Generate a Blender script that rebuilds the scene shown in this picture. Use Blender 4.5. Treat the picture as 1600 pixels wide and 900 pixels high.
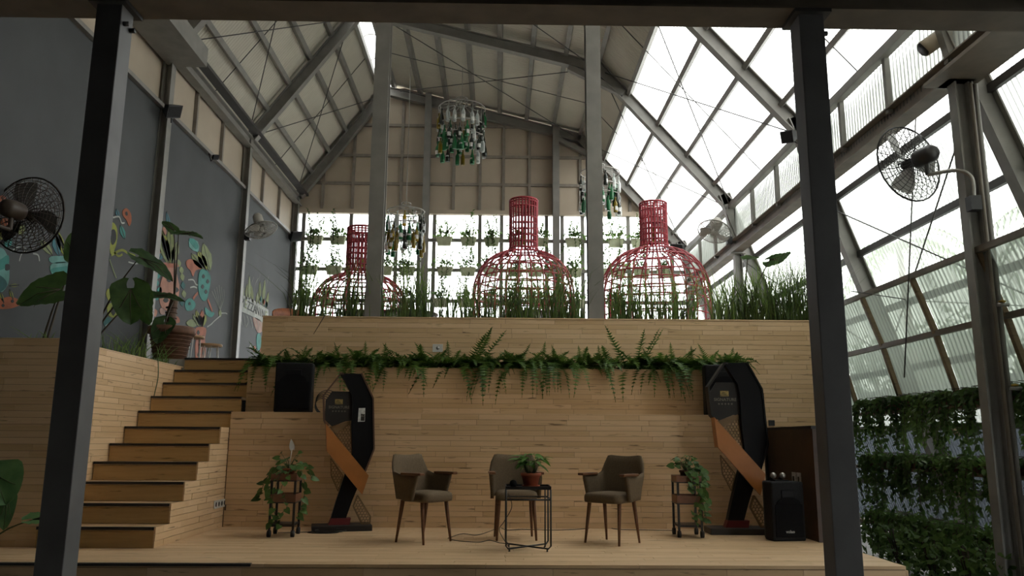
import bpy, bmesh, math, random
from math import sin, cos, pi, radians, sqrt, atan2
from mathutils import Vector, Matrix, Quaternion
for o in list(bpy.data.objects): bpy.data.objects.remove(o)
S = bpy.context.scene
C = S.collection
RND = random.Random(7)

# ---------------------------------------------------------------- camera
CAMZ = 0.95            # stage deck is z = 0, visitors' floor is z = -0.55
FPX = 1250.0
cd = bpy.data.cameras.new('camera'); cam = bpy.data.objects.new('camera', cd); C.objects.link(cam)
cd.sensor_width = 36; cd.lens = FPX/1600*36; cd.clip_end = 300; cd.clip_start = .05
YAW, PIT, ROLL = radians(.92), radians(10.78), radians(.35)
f_ = Vector((sin(YAW)*cos(PIT), cos(YAW)*cos(PIT), sin(PIT)))
r_ = Vector((cos(YAW), -sin(YAW), 0)); u_ = r_.cross(f_)
r2 = r_*cos(ROLL)+u_*sin(ROLL); u2 = u_*cos(ROLL)-r_*sin(ROLL)
m = Matrix((r2, u2, -f_)).transposed().to_4x4(); m.translation = (0, 0, CAMZ)
cam.matrix_world = m
S.camera = cam

# ---------------------------------------------------------------- sky and exposure
w = bpy.data.worlds.new('overcast_sky'); S.world = w; w.use_nodes = True
nt = w.node_tree; bg = nt.nodes['Background']
bg.inputs['Color'].default_value = (.97, .98, .965, 1); bg.inputs['Strength'].default_value = 1.0
S.view_settings.view_transform = 'Standard'; S.view_settings.look = 'None'
S.view_settings.gamma = 1; S.view_settings.use_curve_mapping = False
S.view_settings.exposure = 3.0

# ---------------------------------------------------------------- helpers
def ray(px, py): return f_+r2*((px-800)/FPX)+u2*((450-py)/FPX)
O_ = Vector((0, 0, CAMZ))
def aty(px, py, Y): d = ray(px, py); return O_+d*(Y/d.y)
def atz(px, py, z): d = ray(px, py); return O_+d*((z-CAMZ)/d.z)
def atx(px, py, x): d = ray(px, py); return O_+d*(x/d.x)
V = Vector

class MB:
    def __init__(s): s.v = []; s.f = []; s.mi = []; s.sm = []; s.cur = 0
    def add(s, vs, fs, smooth=False):
        b = len(s.v); s.v += [tuple(v) for v in vs]
        for f in fs: s.f.append([b+i for i in f]); s.mi.append(s.cur); s.sm.append(smooth)
        return s
    def box(s, x0, x1, y0, y1, z0, z1):
        vs = [(x, y, z) for z in (z0, z1) for y in (y0, y1) for x in (x0, x1)]
        return s.add(vs, [(0,2,3,1),(4,5,7,6),(0,1,5,4),(2,6,7,3),(0,4,6,2),(1,3,7,5)])
    def bevbox(s, x0, x1, y0, y1, z0, z1, b):
        bm = bmesh.new(); bmesh.ops.create_cube(bm, size=1)
        for v in bm.verts: v.co = ((x0+x1)/2+v.co.x*(x1-x0), (y0+y1)/2+v.co.y*(y1-y0), (z0+z1)/2+v.co.z*(z1-z0))
        bmesh.ops.bevel(bm, geom=bm.edges[:], offset=b, segments=2, affect='EDGES', profile=.6)
        bm.verts.index_update()
        s.add([v.co.copy() for v in bm.verts], [[v.index for v in f.verts] for f in bm.faces]); bm.free(); return s
    def bar(s, p0, p1, w, h, up=(0,0,1)):
        p0, p1 = V(p0), V(p1); d = (p1-p0).normalized(); up = V(up)
        if abs(d.dot(up.normalized())) > .99: up = V((0,1,0))
        a = d.cross(up).normalized(); b = a.cross(d)
        vs = [p+a*(w/2*i)+b*(h/2*j) for p in (p0, p1) for i, j in ((-1,-1),(1,-1),(1,1),(-1,1))]
        return s.add(vs, [(3,2,1,0),(4,5,6,7),(0,1,5,4),(1,2,6,5),(2,3,7,6),(3,0,4,7)])
    def ibeam(s, p0, p1, w, h, up=(0,0,1), t=.018):
        p0, p1 = V(p0), V(p1); d = (p1-p0).normalized(); up = V(up)
        if abs(d.dot(up.normalized())) > .99: up = V((0,1,0))
        a = d.cross(up).normalized(); b = a.cross(d)
        for k in (-1, 1): s.bar(p0+b*k*(h/2-t/2), p1+b*k*(h/2-t/2), w, t, b)
        s.bar(p0, p1, t*.8, h-2*t, b); return s
    def tube(s, pts, r, n=6, closed=False, smooth=True):
        pts = [V(p) for p in pts]; N = len(pts); rs = r if isinstance(r, (list, tuple)) else [r]*N
        a = None; vs = []
        for i, p in enumerate(pts):
            d = (pts[(i+1) % N]-pts[i-1]) if closed else (pts[min(i+1, N-1)]-pts[max(i-1, 0)])
            if d.length < 1e-9: d = V((0,0,1))
            d.normalize()
            if a is None:
                a = d.cross(V((0,0,1)));
                if a.length < .1: a = d.cross(V((0,1,0)))
            a = (a-d*a.dot(d))
            if a.length < 1e-6: a = d.orthogonal()
            a.normalize(); b = d.cross(a)
            for k in range(n): vs.append(p+(a*cos(2*pi*k/n)+b*sin(2*pi*k/n))*rs[i])
        fs = []
        for i in range(N if closed else N-1):
            j = (i+1) % N
            for k in range(n): l = (k+1) % n; fs.append((i*n+k, i*n+l, j*n+l, j*n+k))
        if not closed: fs += [tuple(range(n))[::-1], tuple((N-1)*n+k for k in range(n))]
        return s.add(vs, fs, smooth)
    def lathe(s, prof, n=20, c=(0,0,0), smooth=True):
        vs = [(c[0]+r*cos(2*pi*k/n), c[1]+r*sin(2*pi*k/n), c[2]+z) for r, z in prof for k in range(n)]
        fs = [(i*n+k, i*n+(k+1)%n, (i+1)*n+(k+1)%n, (i+1)*n+k) for i in range(len(prof)-1) for k in range(n)]
        fs += [tuple(range(n))[::-1], tuple((len(prof)-1)*n+k for k in range(n))]
        return s.add(vs, fs, smooth)
    def prism(s, poly, fr, y0, y1):
        """poly of (u,v); fr(u,v,y) -> point"""
        n = len(poly); vs = [fr(u, v, y0) for u, v in poly]+[fr(u, v, y1) for u, v in poly]
        return s.add(vs, [tuple(range(n)), tuple(range(2*n-1, n-1, -1))]+[((i+1)%n, i, n+i, n+(i+1)%n) for i in range(n)])
    def mesh(s, name, *mats):
        me = bpy.data.meshes.new(name); me.from_pydata(s.v, [], s.f)
        for mt in mats: me.materials.append(mt)
        if any(s.mi): me.polygons.foreach_set('material_index', s.mi)
        me.polygons.foreach_set('use_smooth', s.sm); me.update(); return me
    def build(s, name, mt, parent=None, smooth=None, loc=None, fix=False):
        if smooth is not None: s.sm = [smooth]*len(s.f)
        mts = mt if isinstance(mt, (list, tuple)) else [mt]
        me = s.mesh(name, *mts)
        if fix:
            bm = bmesh.new(); bm.from_mesh(me); bmesh.ops.recalc_face_normals(bm, faces=bm.faces[:]); bm.to_mesh(me); bm.free()
        return put(name, me, parent, loc)

def put(name, me, parent=None, loc=None, rot=None, scale=None):
    o = bpy.data.objects.new(name, me); C.objects.link(o)
    if parent: o.parent = parent
    if loc is not None: o.location = loc
    if rot is not None: o.rotation_euler = rot
    if scale is not None: o.scale = scale
    return o
def thing(name, label, cat, loc=(0,0,0), rz=0, group=None):
    o = bpy.data.objects.new(name, None); C.objects.link(o); o.location = loc; o.rotation_euler = (0,0,rz)
    o.empty_display_size = .1
    return tag(o, label, cat, group)
def tag(o, label, cat, group=None):
    o['label'] = label; o['category'] = cat
    if group: o['group'] = group
    return o
def struct(o): o['kind'] = 'structure'; return o
def sroot(name, loc=(0,0,0)):
    o = bpy.data.objects.new(name, None); C.objects.link(o); o.location = loc; o.empty_display_size = .1; return struct(o)
def kids(): 
    d = {}
    for o in C.objects:
        if o.parent: d.setdefault(o.parent, []).append(o)
    return d
def copy_tree(o, label=None, loc=None, rz=None, parent=None):
    c = o.copy(); C.objects.link(c); c.parent = parent
    if label: c['label'] = label
    if loc is not None: c.location = loc
    if rz is not None: c.rotation_euler = (0,0,rz)
    for ch in [x for x in o.children]: copy_tree(ch, parent=c)
    return c

# ---------------------------------------------------------------- materials
def newmat(name):
    mt = bpy.data.materials.new(name); mt.use_nodes = True; nt = mt.node_tree
    return mt, nt, nt.nodes['Principled BSDF']
def mat(name, col, rough=.6, metal=0, var=.12, scale=8, spec=.5, bump=0, trans=0):
    mt, nt, b = newmat(name); N = nt.nodes; L = nt.links
    b.inputs['Roughness'].default_value = rough; b.inputs['Metallic'].default_value = metal
    b.inputs['Specular IOR Level'].default_value = spec
    if trans: b.inputs['Transmission Weight'].default_value = trans
    if var:
        tc = N.new('ShaderNodeTexCoord'); no = N.new('ShaderNodeTexNoise'); no.inputs['Scale'].default_value = scale; no.inputs['Detail'].default_value = 4
        L.new(tc.outputs['Object'], no.inputs['Vector'])
        cr = N.new('ShaderNodeValToRGB'); cr.color_ramp.elements[0].position = .3; cr.color_ramp.elements[1].position = .7
        cr.color_ramp.elements[0].color = (*[c*(1-var) for c in col], 1); cr.color_ramp.elements[1].color = (*[min(1, c*(1+var)) for c in col], 1)
        L.new(no.outputs['Fac'], cr.inputs['Fac']); L.new(cr.outputs['Color'], b.inputs['Base Color'])
        if bump:
            bp = N.new('ShaderNodeBump'); bp.inputs['Strength'].default_value = bump; bp.inputs['Distance'].default_value = .01
            L.new(no.outputs['Fac'], bp.inputs['Height']); L.new(bp.outputs['Normal'], b.inputs['Normal'])
    else: b.inputs['Base Color'].default_value = (*col, 1)
    return mt
def wood(name, tones, floor=False, rough=.55, rnd=True, streak=.8):
    mt, nt, b = newmat(name); N = nt.nodes; L = nt.links
    b.inputs['Roughness'].default_value = rough; b.inputs['Specular IOR Level'].default_value = .3
    ge = N.new('ShaderNodeNewGeometry'); sx = N.new('ShaderNodeSeparateXYZ'); L.new(ge.outputs['Position'], sx.inputs[0])
    oi = N.new('ShaderNodeObjectInfo')
    def mth(op, a, bb):
        n = N.new('ShaderNodeMath'); n.operation = op
        for i, x in enumerate((a, bb)):
            if isinstance(x, (int, float)): n.inputs[i].default_value = x
            else: L.new(x, n.inputs[i])
        return n.outputs[0]
    along = sx.outputs['X'] if floor else mth('ADD', sx.outputs['X'], sx.outputs['Y'])
    across = sx.outputs['Y'] if floor else sx.outputs['Z']
    cv = N.new('ShaderNodeCombineXYZ')
    L.new(mth('ADD', mth('MULTIPLY', along, 2.5), mth('MULTIPLY', oi.outputs['Random'], 90)), cv.inputs[0])
    L.new(mth('MULTIPLY', across, 38), cv.inputs[1]); L.new(mth('MULTIPLY', oi.outputs['Random'], 31), cv.inputs[2])
    n1 = N.new('ShaderNodeTexNoise'); n1.inputs['Scale'].default_value = 1; n1.inputs['Detail'].default_value = 5; n1.inputs['Roughness'].default_value = .6; L.new(cv.outputs[0], n1.inputs['Vector'])
    cr = N.new('ShaderNodeValToRGB'); e = cr.color_ramp.elements
    e[0].position = 0; e[0].color = (*tones[0], 1); e[1].position = 1; e[1].color = (*tones[-1], 1)
    for i, t in enumerate(tones[1:-1]): q = e.new((i+1)/(len(tones)-1)); q.color = (*t, 1)
    L.new(mth('ADD', mth('MULTIPLY', oi.outputs['Random'], .45 if rnd else 0), mth('MULTIPLY', n1.outputs['Fac'], .62 if rnd else .9)), cr.inputs['Fac'])
    # dark knots and streaks
    cv2 = N.new('ShaderNodeCombineXYZ'); L.new(mth('ADD', mth('MULTIPLY', along, 3.2), mth('MULTIPLY', oi.outputs['Random'], 17)), cv2.inputs[0]); L.new(mth('MULTIPLY', across, 26), cv2.inputs[1])
    n2 = N.new('ShaderNodeTexNoise'); n2.inputs['Scale'].default_value = 1; n2.inputs['Detail'].default_value = 3; L.new(cv2.outputs[0], n2.inputs['Vector'])
    c2 = N.new('ShaderNodeValToRGB'); c2.color_ramp.elements[0].position = .635; c2.color_ramp.elements[1].position = .72; c2.color_ramp.elements[1].color = (streak,)*3+(1,)
    L.new(n2.outputs['Fac'], c2.inputs['Fac'])
    mx = N.new('ShaderNodeMixRGB'); mx.blend_type = 'MIX'; L.new(c2.outputs['Color'], mx.inputs[0]); L.new(cr.outputs['Color'], mx.inputs[1]); mx.inputs[2].default_value = (*[c*.3 for c in tones[0]], 1)
    L.new(mx.outputs[0], b.inputs['Base Color'])
    bp = N.new('ShaderNodeBump'); bp.inputs['Strength'].default_value = .12; bp.inputs['Distance'].default_value = .004; L.new(n1.outputs['Fac'], bp.inputs['Height']); L.new(bp.outputs['Normal'], b.inputs['Normal'])
    return mt
def sheet(name, tint, clear, diff=(.8,.82,.8), rough=.3, gloss=.06, rib_shade_grime=0, per=.076):
    mt, nt, b = newmat(name); N = nt.nodes; L = nt.links; N.remove(b); out = N['Material Output']
    tr = N.new('ShaderNodeBsdfTransparent'); tr.inputs[0].default_value = (*tint, 1)
    tl = N.new('ShaderNodeBsdfTranslucent'); tl.inputs[0].default_value = (*diff, 1)
    df = N.new('ShaderNodeBsdfDiffuse'); df.inputs[0].default_value = (*diff, 1)
    gl = N.new('ShaderNodeBsdfGlossy'); gl.inputs['Roughness'].default_value = rough
    m1 = N.new('ShaderNodeMixShader'); m1.inputs[0].default_value = .3; L.new(tl.outputs[0], m1.inputs[1]); L.new(df.outputs[0], m1.inputs[2])
    tc = N.new('ShaderNodeNewGeometry'); no = N.new('ShaderNodeTexNoise'); no.inputs['Scale'].default_value = 1.3; no.inputs['Detail'].default_value = 5; L.new(tc.outputs['Position'], no.inputs['Vector'])
    mr = N.new('ShaderNodeMapRange'); mr.inputs['From Min'].default_value = .3; mr.inputs['From Max'].default_value = .7; mr.inputs['To Min'].default_value = max(0, 1-clear-.1); mr.inputs['To Max'].default_value = min(1, 1-clear+.1); L.new(no.outputs['Fac'], mr.inputs[0])
    if rib_shade_grime:   # patchy stripes: valley dirt, plus the ribs' refracted darkening painted into the colour
        sp = N.new('ShaderNodeSeparateXYZ'); L.new(tc.outputs['Position'], sp.inputs[0])
        def mth(op, a, bb, cc=None):
            n = N.new('ShaderNodeMath'); n.operation = op
            for i, x in enumerate((a, bb, cc)):
                if x is None: continue
                if isinstance(x, (int, float)): n.inputs[i].default_value = x
                else: L.new(x, n.inputs[i])
            return n.outputs[0]
        sn = mth('SINE', mth('MULTIPLY', sp.outputs['Y'], 2*pi/per), 0)
        st = N.new('ShaderNodeMapRange'); st.inputs['From Min'].default_value = .1; st.inputs['From Max'].default_value = .8; L.new(sn, st.inputs[0])
        n3 = N.new('ShaderNodeTexNoise'); n3.inputs['Scale'].default_value = .7; n3.inputs['Detail'].default_value = 6; n3.inputs['Roughness'].default_value = .65; L.new(tc.outputs['Position'], n3.inputs['Vector'])
        mk = N.new('ShaderNodeMapRange'); mk.inputs['From Min'].default_value = .36; mk.inputs['From Max'].default_value = .62; mk.inputs['To Min'].default_value = rib_shade_grime*.35; mk.inputs['To Max'].default_value = rib_shade_grime; L.new(n3.outputs['Fac'], mk.inputs[0])
        g = mth('MULTIPLY', st.outputs[0], mk.outputs[0])
        for nd, cl in ((tr, tint), (tl, diff), (df, diff)):
            mc = N.new('ShaderNodeMixRGB'); L.new(g, mc.inputs[0]); mc.inputs[1].default_value = (*cl, 1); mc.inputs[2].default_value = (*[c*.12 for c in cl], 1); L.new(mc.outputs[0], nd.inputs[0])
    lw = N.new('ShaderNodeLayerWeight'); lw.inputs[0].default_value = .35
    ad = N.new('ShaderNodeMath'); ad.operation = 'MULTIPLY_ADD'; ad.use_clamp = True; L.new(lw.outputs['Facing'], ad.inputs[0]); ad.inputs[1].default_value = .45; L.new(mr.outputs[0], ad.inputs[2])
    m2 = N.new('ShaderNodeMixShader'); L.new(ad.outputs[0], m2.inputs[0]); L.new(tr.outputs[0], m2.inputs[1]); L.new(m1.outputs[0], m2.inputs[2])
    m3 = N.new('ShaderNodeMixShader'); m3.inputs[0].default_value = gloss; L.new(m2.outputs[0], m3.inputs[1]); L.new(gl.outputs[0], m3.inputs[2])
    L.new(m3.outputs[0], out.inputs[0]); return mt
def leafmat(name, a, b_, trans=.35):
    mt, nt, b = newmat(name); N = nt.nodes; L = nt.links; out = N['Material Output']
    oi = N.new('ShaderNodeObjectInfo'); ge = N.new('ShaderNodeNewGeometry')
    no = N.new('ShaderNodeTexNoise'); no.inputs['Scale'].default_value = 9; L.new(ge.outputs['Position'], no.inputs['Vector'])
    ad = N.new('ShaderNodeMath'); ad.operation = 'MULTIPLY_ADD'; L.new(oi.outputs['Random'], ad.inputs[0]); ad.inputs[1].default_value = .4; L.new(no.outputs['Fac'], ad.inputs[2])
    cr = N.new('ShaderNodeValToRGB'); cr.color_ramp.elements[0].position = .35; cr.color_ramp.elements[1].position = .95
    cr.color_ramp.elements[0].color = (*a, 1); cr.color_ramp.elements[1].color = (*b_, 1); L.new(ad.outputs[0], cr.inputs[0])
    L.new(cr.outputs[0], b.inputs['Base Color']); b.inputs['Roughness'].default_value = .5; b.inputs['Specular IOR Level'].default_value = .35
    tl = N.new('ShaderNodeBsdfTranslucent'); L.new(cr.outputs[0], tl.inputs[0])
    mx = N.new('ShaderNodeMixShader'); mx.inputs[0].default_value = trans; L.new(b.outputs[0], mx.inputs[1]); L.new(tl.outputs[0], mx.inputs[2]); L.new(mx.outputs[0], out.inputs[0])
    return mt
def glassmat(name, col, alpha):
    mt, nt, b = newmat(name); N = nt.nodes; L = nt.links; out = N['Material Output']
    tr = N.new('ShaderNodeBsdfTransparent'); tr.inputs[0].default_value = (*col, 1)
    b.inputs['Base Color'].default_value = (*col, 1); b.inputs['Roughness'].default_value = .08
    lw = N.new('ShaderNodeLayerWeight'); lw.inputs[0].default_value = .4
    ad = N.new('ShaderNodeMath'); ad.operation = 'MULTIPLY_ADD'; ad.use_clamp = True; L.new(lw.outputs['Facing'], ad.inputs[0]); ad.inputs[1].default_value = .5; ad.inputs[2].default_value = alpha
    mx = N.new('ShaderNodeMixShader'); L.new(ad.outputs[0], mx.inputs[0]); L.new(tr.outputs[0], mx.inputs[1]); L.new(b.outputs[0], mx.inputs[2]); L.new(mx.outputs[0], out.inputs[0]); return mt

M = {}
TN = [(.49,.315,.165),(.57,.38,.205),(.64,.44,.25),(.70,.495,.295),(.60,.405,.22)]
M['plank'] = wood('pale_pine_plank', TN)
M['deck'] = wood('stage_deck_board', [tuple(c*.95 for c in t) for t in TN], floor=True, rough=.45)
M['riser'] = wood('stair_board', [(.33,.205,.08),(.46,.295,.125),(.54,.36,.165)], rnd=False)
M['backing'] = mat('dark_wood_backing', (.16,.10,.055), .8)
M['black'] = mat('matt_black', (.012,.012,.013), .55, var=.2)
M['blacksteel'] = mat('black_painted_steel', (.015,.014,.014), .4, var=.2)
M['steel'] = mat('grey_painted_steel', (.185,.178,.16), .55, var=.12, scale=5)
M['steel_d'] = mat('dark_grey_steel', (.048,.046,.043), .5, var=.15, scale=4)
M['column'] = mat('slate_grey_column', (.115,.115,.115), .6, var=.12, scale=4)
M['steel_b'] = mat('brownish_primer_steel', (.15,.125,.095), .6, var=.2, scale=4)
M['wallgrey'] = mat('charcoal_plaster', (.048,.052,.054), .8, var=.14, scale=1.1, bump=.1)
M['panel'] = mat('beige_cladding_panel', (.37,.31,.235), .7, var=.06, scale=1.5)
M['roofpanel'] = mat('cream_corrugated_steel', (.50,.475,.395), .6, var=.06, scale=1.2)
M['girt'] = mat('brown_grey_girt', (.19,.165,.135), .6, var=.15)
M['clear'] = sheet('clear_corrugated_polycarbonate', (.97,.965,.95), .60, rib_shade_grime=.75)
M['clearw'] = sheet('weathered_corrugated_polycarbonate', (.74,.76,.72), .46, (.42,.445,.41), rib_shade_grime=.9)
M['frost'] = sheet('frosted_awning_sheet', (.50,.54,.49), .45, (.27,.30,.265), rib_shade_grime=.6)
M['lowsheet'] = sheet('grimy_low_sheet', (.30,.335,.37), .74, (.055,.062,.07), rib_shade_grime=.25)
M['glass'] = sheet('window_glass', (.98,.99,1), .96, gloss=.03)
M['concrete'] = mat('grey_concrete', (.30,.285,.265), .85, var=.2, scale=3, bump=.2)
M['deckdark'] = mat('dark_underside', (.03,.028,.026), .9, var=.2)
M['soil'] = mat('dark_soil', (.03,.022,.015), .95, var=.4, scale=30, bump=.5)
M['postwood'] = wood('weathered_timber', [(.15,.105,.06),(.24,.17,.10),(.30,.22,.13)], rnd=False)
# ================================================================ SETTING
FR = [7.45, 11.2, 15.0, 18.8]          # portal frames
Y0, Y1 = 4.95, 19.0
XL, XR = -5.0, 4.6
EL, RL, RR, KN, ER = V((-5.0,0,6.85)), V((-3.06,0,9.5)), V((-2.70,0,9.64)), V((1.98,0,8.43)), V((4.55,0,5.5))
UPZ = 1.96
def legx(z): return 4.3+(5.95-z)*.345
def corr(x0, z0, x1, z1, ya, yb, name, mt, parent, per=.076, amp=.011, off=0.0):
    mb = MB(); d = V((x1-x0, 0, z1-z0)); n = V((-d.z, 0, d.x)).normalized()
    if n.z < 0: n = -n
    k = max(2, int((yb-ya)/per*6)); vs = []; fs = []
    for i in range(k+1):
        y = ya+(yb-ya)*i/k; h = amp*sin(2*pi*y/per)+off
        vs += [(x0+n.x*h, y, z0+n.z*h), (x1+n.x*h, y, z1+n.z*h)]
    for i in range(k): fs.append((2*i, 2*i+2, 2*i+3, 2*i+1))
    mb.add(vs, fs, True); return mb.build(name, mt, parent)
CUBE = {}
def cube(mt):
    if mt.name not in CUBE: CUBE[mt.name] = MB().box(-.5,.5,-.5,.5,-.5,.5).mesh('plank', mt)
    return CUBE[mt.name]
def planks(parent, along, pos, a0, a1, z0, z1, face, mt, row=.0595, la=.38, lb=.72, clip=None, keep=None):
    """rows of little boards on a vertical plane; along 'x' or 'y'; pos = plane coordinate; face = +-1 outward"""
    n = max(1, round((z1-z0)/row)); h = (z1-z0)/n
    for i in range(n):
        zc = z0+h*(i+.5); s0 = a0 if clip is None else clip(zc); a = s0-RND.uniform(0, .4); first = True
        while a < a1:
            l = RND.uniform(la, lb); b = min(a+l, a1)
            if a1-b < .12: b = a1
            aa = max(a, s0); a = b
            if b-aa < .02: continue
            if keep and not keep((aa+b)/2, zc, aa, b): continue
            t = .012+RND.uniform(0, .004)
            sc = (b-aa-.003, t, h-.003) if along == 'x' else (t, b-aa-.003, h-.003)
            c = ((aa+b)/2, pos+face*t/2, zc) if along == 'x' else (pos+face*t/2, (aa+b)/2, zc)
            put('plank', cube(mt), parent, c, None, sc)

M['cream'] = mat('bounce_cream_wall', (.66,.62,.53), .7, var=.05)
M['upfloor'] = mat('pale_cement_floor', (.48,.46,.42), .6, var=.12, scale=2)
# ---- ground, upper floor
floor = struct(MB().box(-9,6.6,-6,19.2,-.75,-.55).build('floor', M['concrete']))
up = struct(MB().box(-5.0,4.55,10.44,19.0,1.76,UPZ).build('floor_upper', M['upfloor']))

# ---- stage
stage = struct(MB().box(-5.0,3.2,6.52,9.14,-.55,-.025).box(2.95,3.3,9.14,10.1,-.55,-.025).build('floor_stage', M['backing']))
nrow = 30; rw = (9.14-6.50)/nrow
for i in range(nrow):
    a = -5.0-RND.uniform(0, .8)
    while a < 3.2:
        l = RND.uniform(.7, 1.3); b = min(a+l, 3.2)
        if 3.2-b < .2: b = 3.2
        aa = max(a, -5.0); a = b
        t = .025+RND.uniform(0, .0015)
        put('plank', cube(M['deck']), stage, ((aa+b)/2, 6.50+rw*(i+.5), -.025+t/2), None, (b-aa-.003, rw-.002, t))
MB().box(2.95,3.3,9.14,10.1,-.025,0).build('deck_board', M['deck'], stage)
planks(stage, 'x', 6.52, -5.0, 3.2, -.55, -.03, -1, M['plank'], row=.065, la=.5, lb=.95, keep=lambda c, z, a, b: z > -.30)
planks(stage, 'y', 3.2, 6.5, 9.14, -.55, -.03, 1, M['plank'], row=.065, la=.5, lb=.95, keep=lambda c, z, a, b: z > -.30)
MB().box(-5.0,-1.9,6.475,6.53,-.016,.004).build('nosing', M['black'], stage)

# ---- retaining walls behind the stage
wl = struct(MB().box(-2.985,2.95,9.152,9.64,0,1.235).build('wall_stage', M['backing']))
planks(wl, 'x', 9.152, -3.0, 2.95, 0, 1.235, -1, M['plank'])
MB().box(-3.0,2.95,9.14,9.64,1.235,1.247).build('ledge_board', M['deck'], wl)
planks(wl, 'y', -2.98, 9.14, 9.64, 1.07, 1.235, -1, M['plank'])
wu = struct(MB().box(-2.98,2.95,9.652,9.70,1.25,1.79).box(-2.98,-2.93,9.652,10.1,1.25,1.79).build('wall_planter', M['backing']))
planks(wu, 'x', 9.652, -3.0, 2.95, 1.262, 1.79, -1, M['plank'])
planks(wu, 'y', -2.98, 9.64, 10.1, 1.07, 1.79, -1, M['plank'])
MB().box(-3.0,2.95,9.64,9.71,1.79,1.80).build('cap', M['deck'], wu)
MB().box(-2.93,2.95,9.70,10.1,1.60,1.735).build('soil', M['soil'], wu)
wp = struct(MB().box(-2.98,4.3,10.112,10.16,0,2.47).box(-2.98,4.3,10.56,10.62,1.96,2.45).box(-2.98,-2.93,10.16,10.56,1.9,2.45).build('wall_parapet', M['backing']))
planks(wp, 'x', 10.112, -3.0, 4.3, 1.73, 2.47, -1, M['plank'])
planks(wp, 'x', 10.112, 2.6, 4.3, .9, 1.73, -1, M['plank'])
planks(wp, 'x', 10.112, 2.6, 4.3, 0, .9, -1, M['plank'], la=.6, lb=1.0)
planks(wp, 'y', -2.98, 10.1, 10.62, 1.96, 2.47, -1, M['plank'])
MB().box(-3.0,4.3,10.09,10.19,2.47,2.485).build('cap', M['deck'], wp)
MB().box(-2.93,4.3,10.16,10.56,1.9,2.38).build('soil', M['soil'], wp)

# ---- left raised planter bed beside the stairs
wb = struct(MB().box(-5.0,-4.07,7.43,7.48,0,1.84).box(-4.12,-4.07,7.43,10.37,0,1.84).build('wall_planting_bed', M['backing']))
planks(wb, 'x', 7.43, -5.0, -4.05, 0, 1.84, -1, M['plank'])
planks(wb, 'y', -4.07, 7.42, 10.30, 0, 1.84, 1, M['plank'], clip=lambda z: 7.42 if z < .18 else 7.42)
MB().box(-5.0,-4.05,7.415,7.49,1.84,1.852).box(-4.13,-4.05,7.49,10.37,1.84,1.852).build('cap', M['deck'], wb)
MB().box(-5.0,-4.12,7.48,10.37,1.3,1.79).build('soil', M['soil'], wb)

# ---- staircase: 11 risers
st = thing('staircase', 'straight timber staircase of eleven steps with black nosings climbing left of the stage', 'stairs', (0,0,0))
RISE, TR = .179, .30
def ry(i): return 7.37+TR*(i-1)
for i in range(1, 12):
    z1 = RISE*i; xr = -3.0 if i <= 11 else -2.98
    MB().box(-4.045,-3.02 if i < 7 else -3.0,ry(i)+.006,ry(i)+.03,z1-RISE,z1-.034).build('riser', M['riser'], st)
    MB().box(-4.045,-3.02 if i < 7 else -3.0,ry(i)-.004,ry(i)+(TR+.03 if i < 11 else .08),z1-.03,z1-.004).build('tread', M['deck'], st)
    MB().box(-4.045,-3.02 if i < 7 else -3.0,ry(i)-.010,ry(i)+.028,z1-.024,z1+.001).build('nosing', M['black'], st)
mb = MB()
for i in range(1, 7): mb.box(-3.06,-3.022,ry(i)+.03,9.14,RISE*(i-1),RISE*i-.036)
mb.box(-3.022,-2.99,9.14,9.15,0,1.07)
sw = mb.build('side_panel', M['backing'], st)
n = 18
for i in range(18):
    k = int(i//3)+1; planks(st, 'y', -3.022, ry(k), 9.135, RISE*i/3, RISE*(i+1)/3-.0005, 1, M['plank'], row=.06, la=.3, lb=.6)

# ---- left wall (charcoal plaster) with beige clerestory panels
wall = struct(MB().box(-5.15,-5.0,Y0,19.0,-.55,5.70).build('wall_left', M['wallgrey']))
MB().box(-5.06,-4.93,Y0,19.0,5.70,5.76).build('top_rail', M['steel'], wall)
ys = []
y = Y0
cl = sroot('wall_clerestory_left')
edges = [Y0+.0]
for a, b in zip([Y0]+FR, FR+[Y1]):
    k = max(1, round((b-a)/1.25)); edges += [a+(b-a)*(i+1)/k for i in range(k)]
for a, b in zip(edges[:-1], edges[1:]):
    if b-a < .1: continue
    MB().box(-5.10,-5.04,a+.02,b-.02,5.76,6.9).build('panel', M['panel'], cl)
    MB().box(-5.06,-4.98,b-.03,b+.03,5.76,6.75).build('mullion', M['girt'], cl)
eb = sroot('trim_eave_beam_left')
MB().ibeam((-4.92,Y0,6.65),(-4.92,Y1,6.65),.15,.2).build('beam', M['steel'], eb)
MB().box(-4.86,-4.70,Y0,Y1,6.80,6.86).build('gutter', M['steel_d'], eb)
MB().box(-4.98,-4.42,Y0,11.25,6.42,6.50).build('haunch_plate', M['steel'], eb)
MB().box(-4.46,-4.42,Y0,11.25,6.50,6.72).build('haunch_side', M['steel'], eb)

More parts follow.
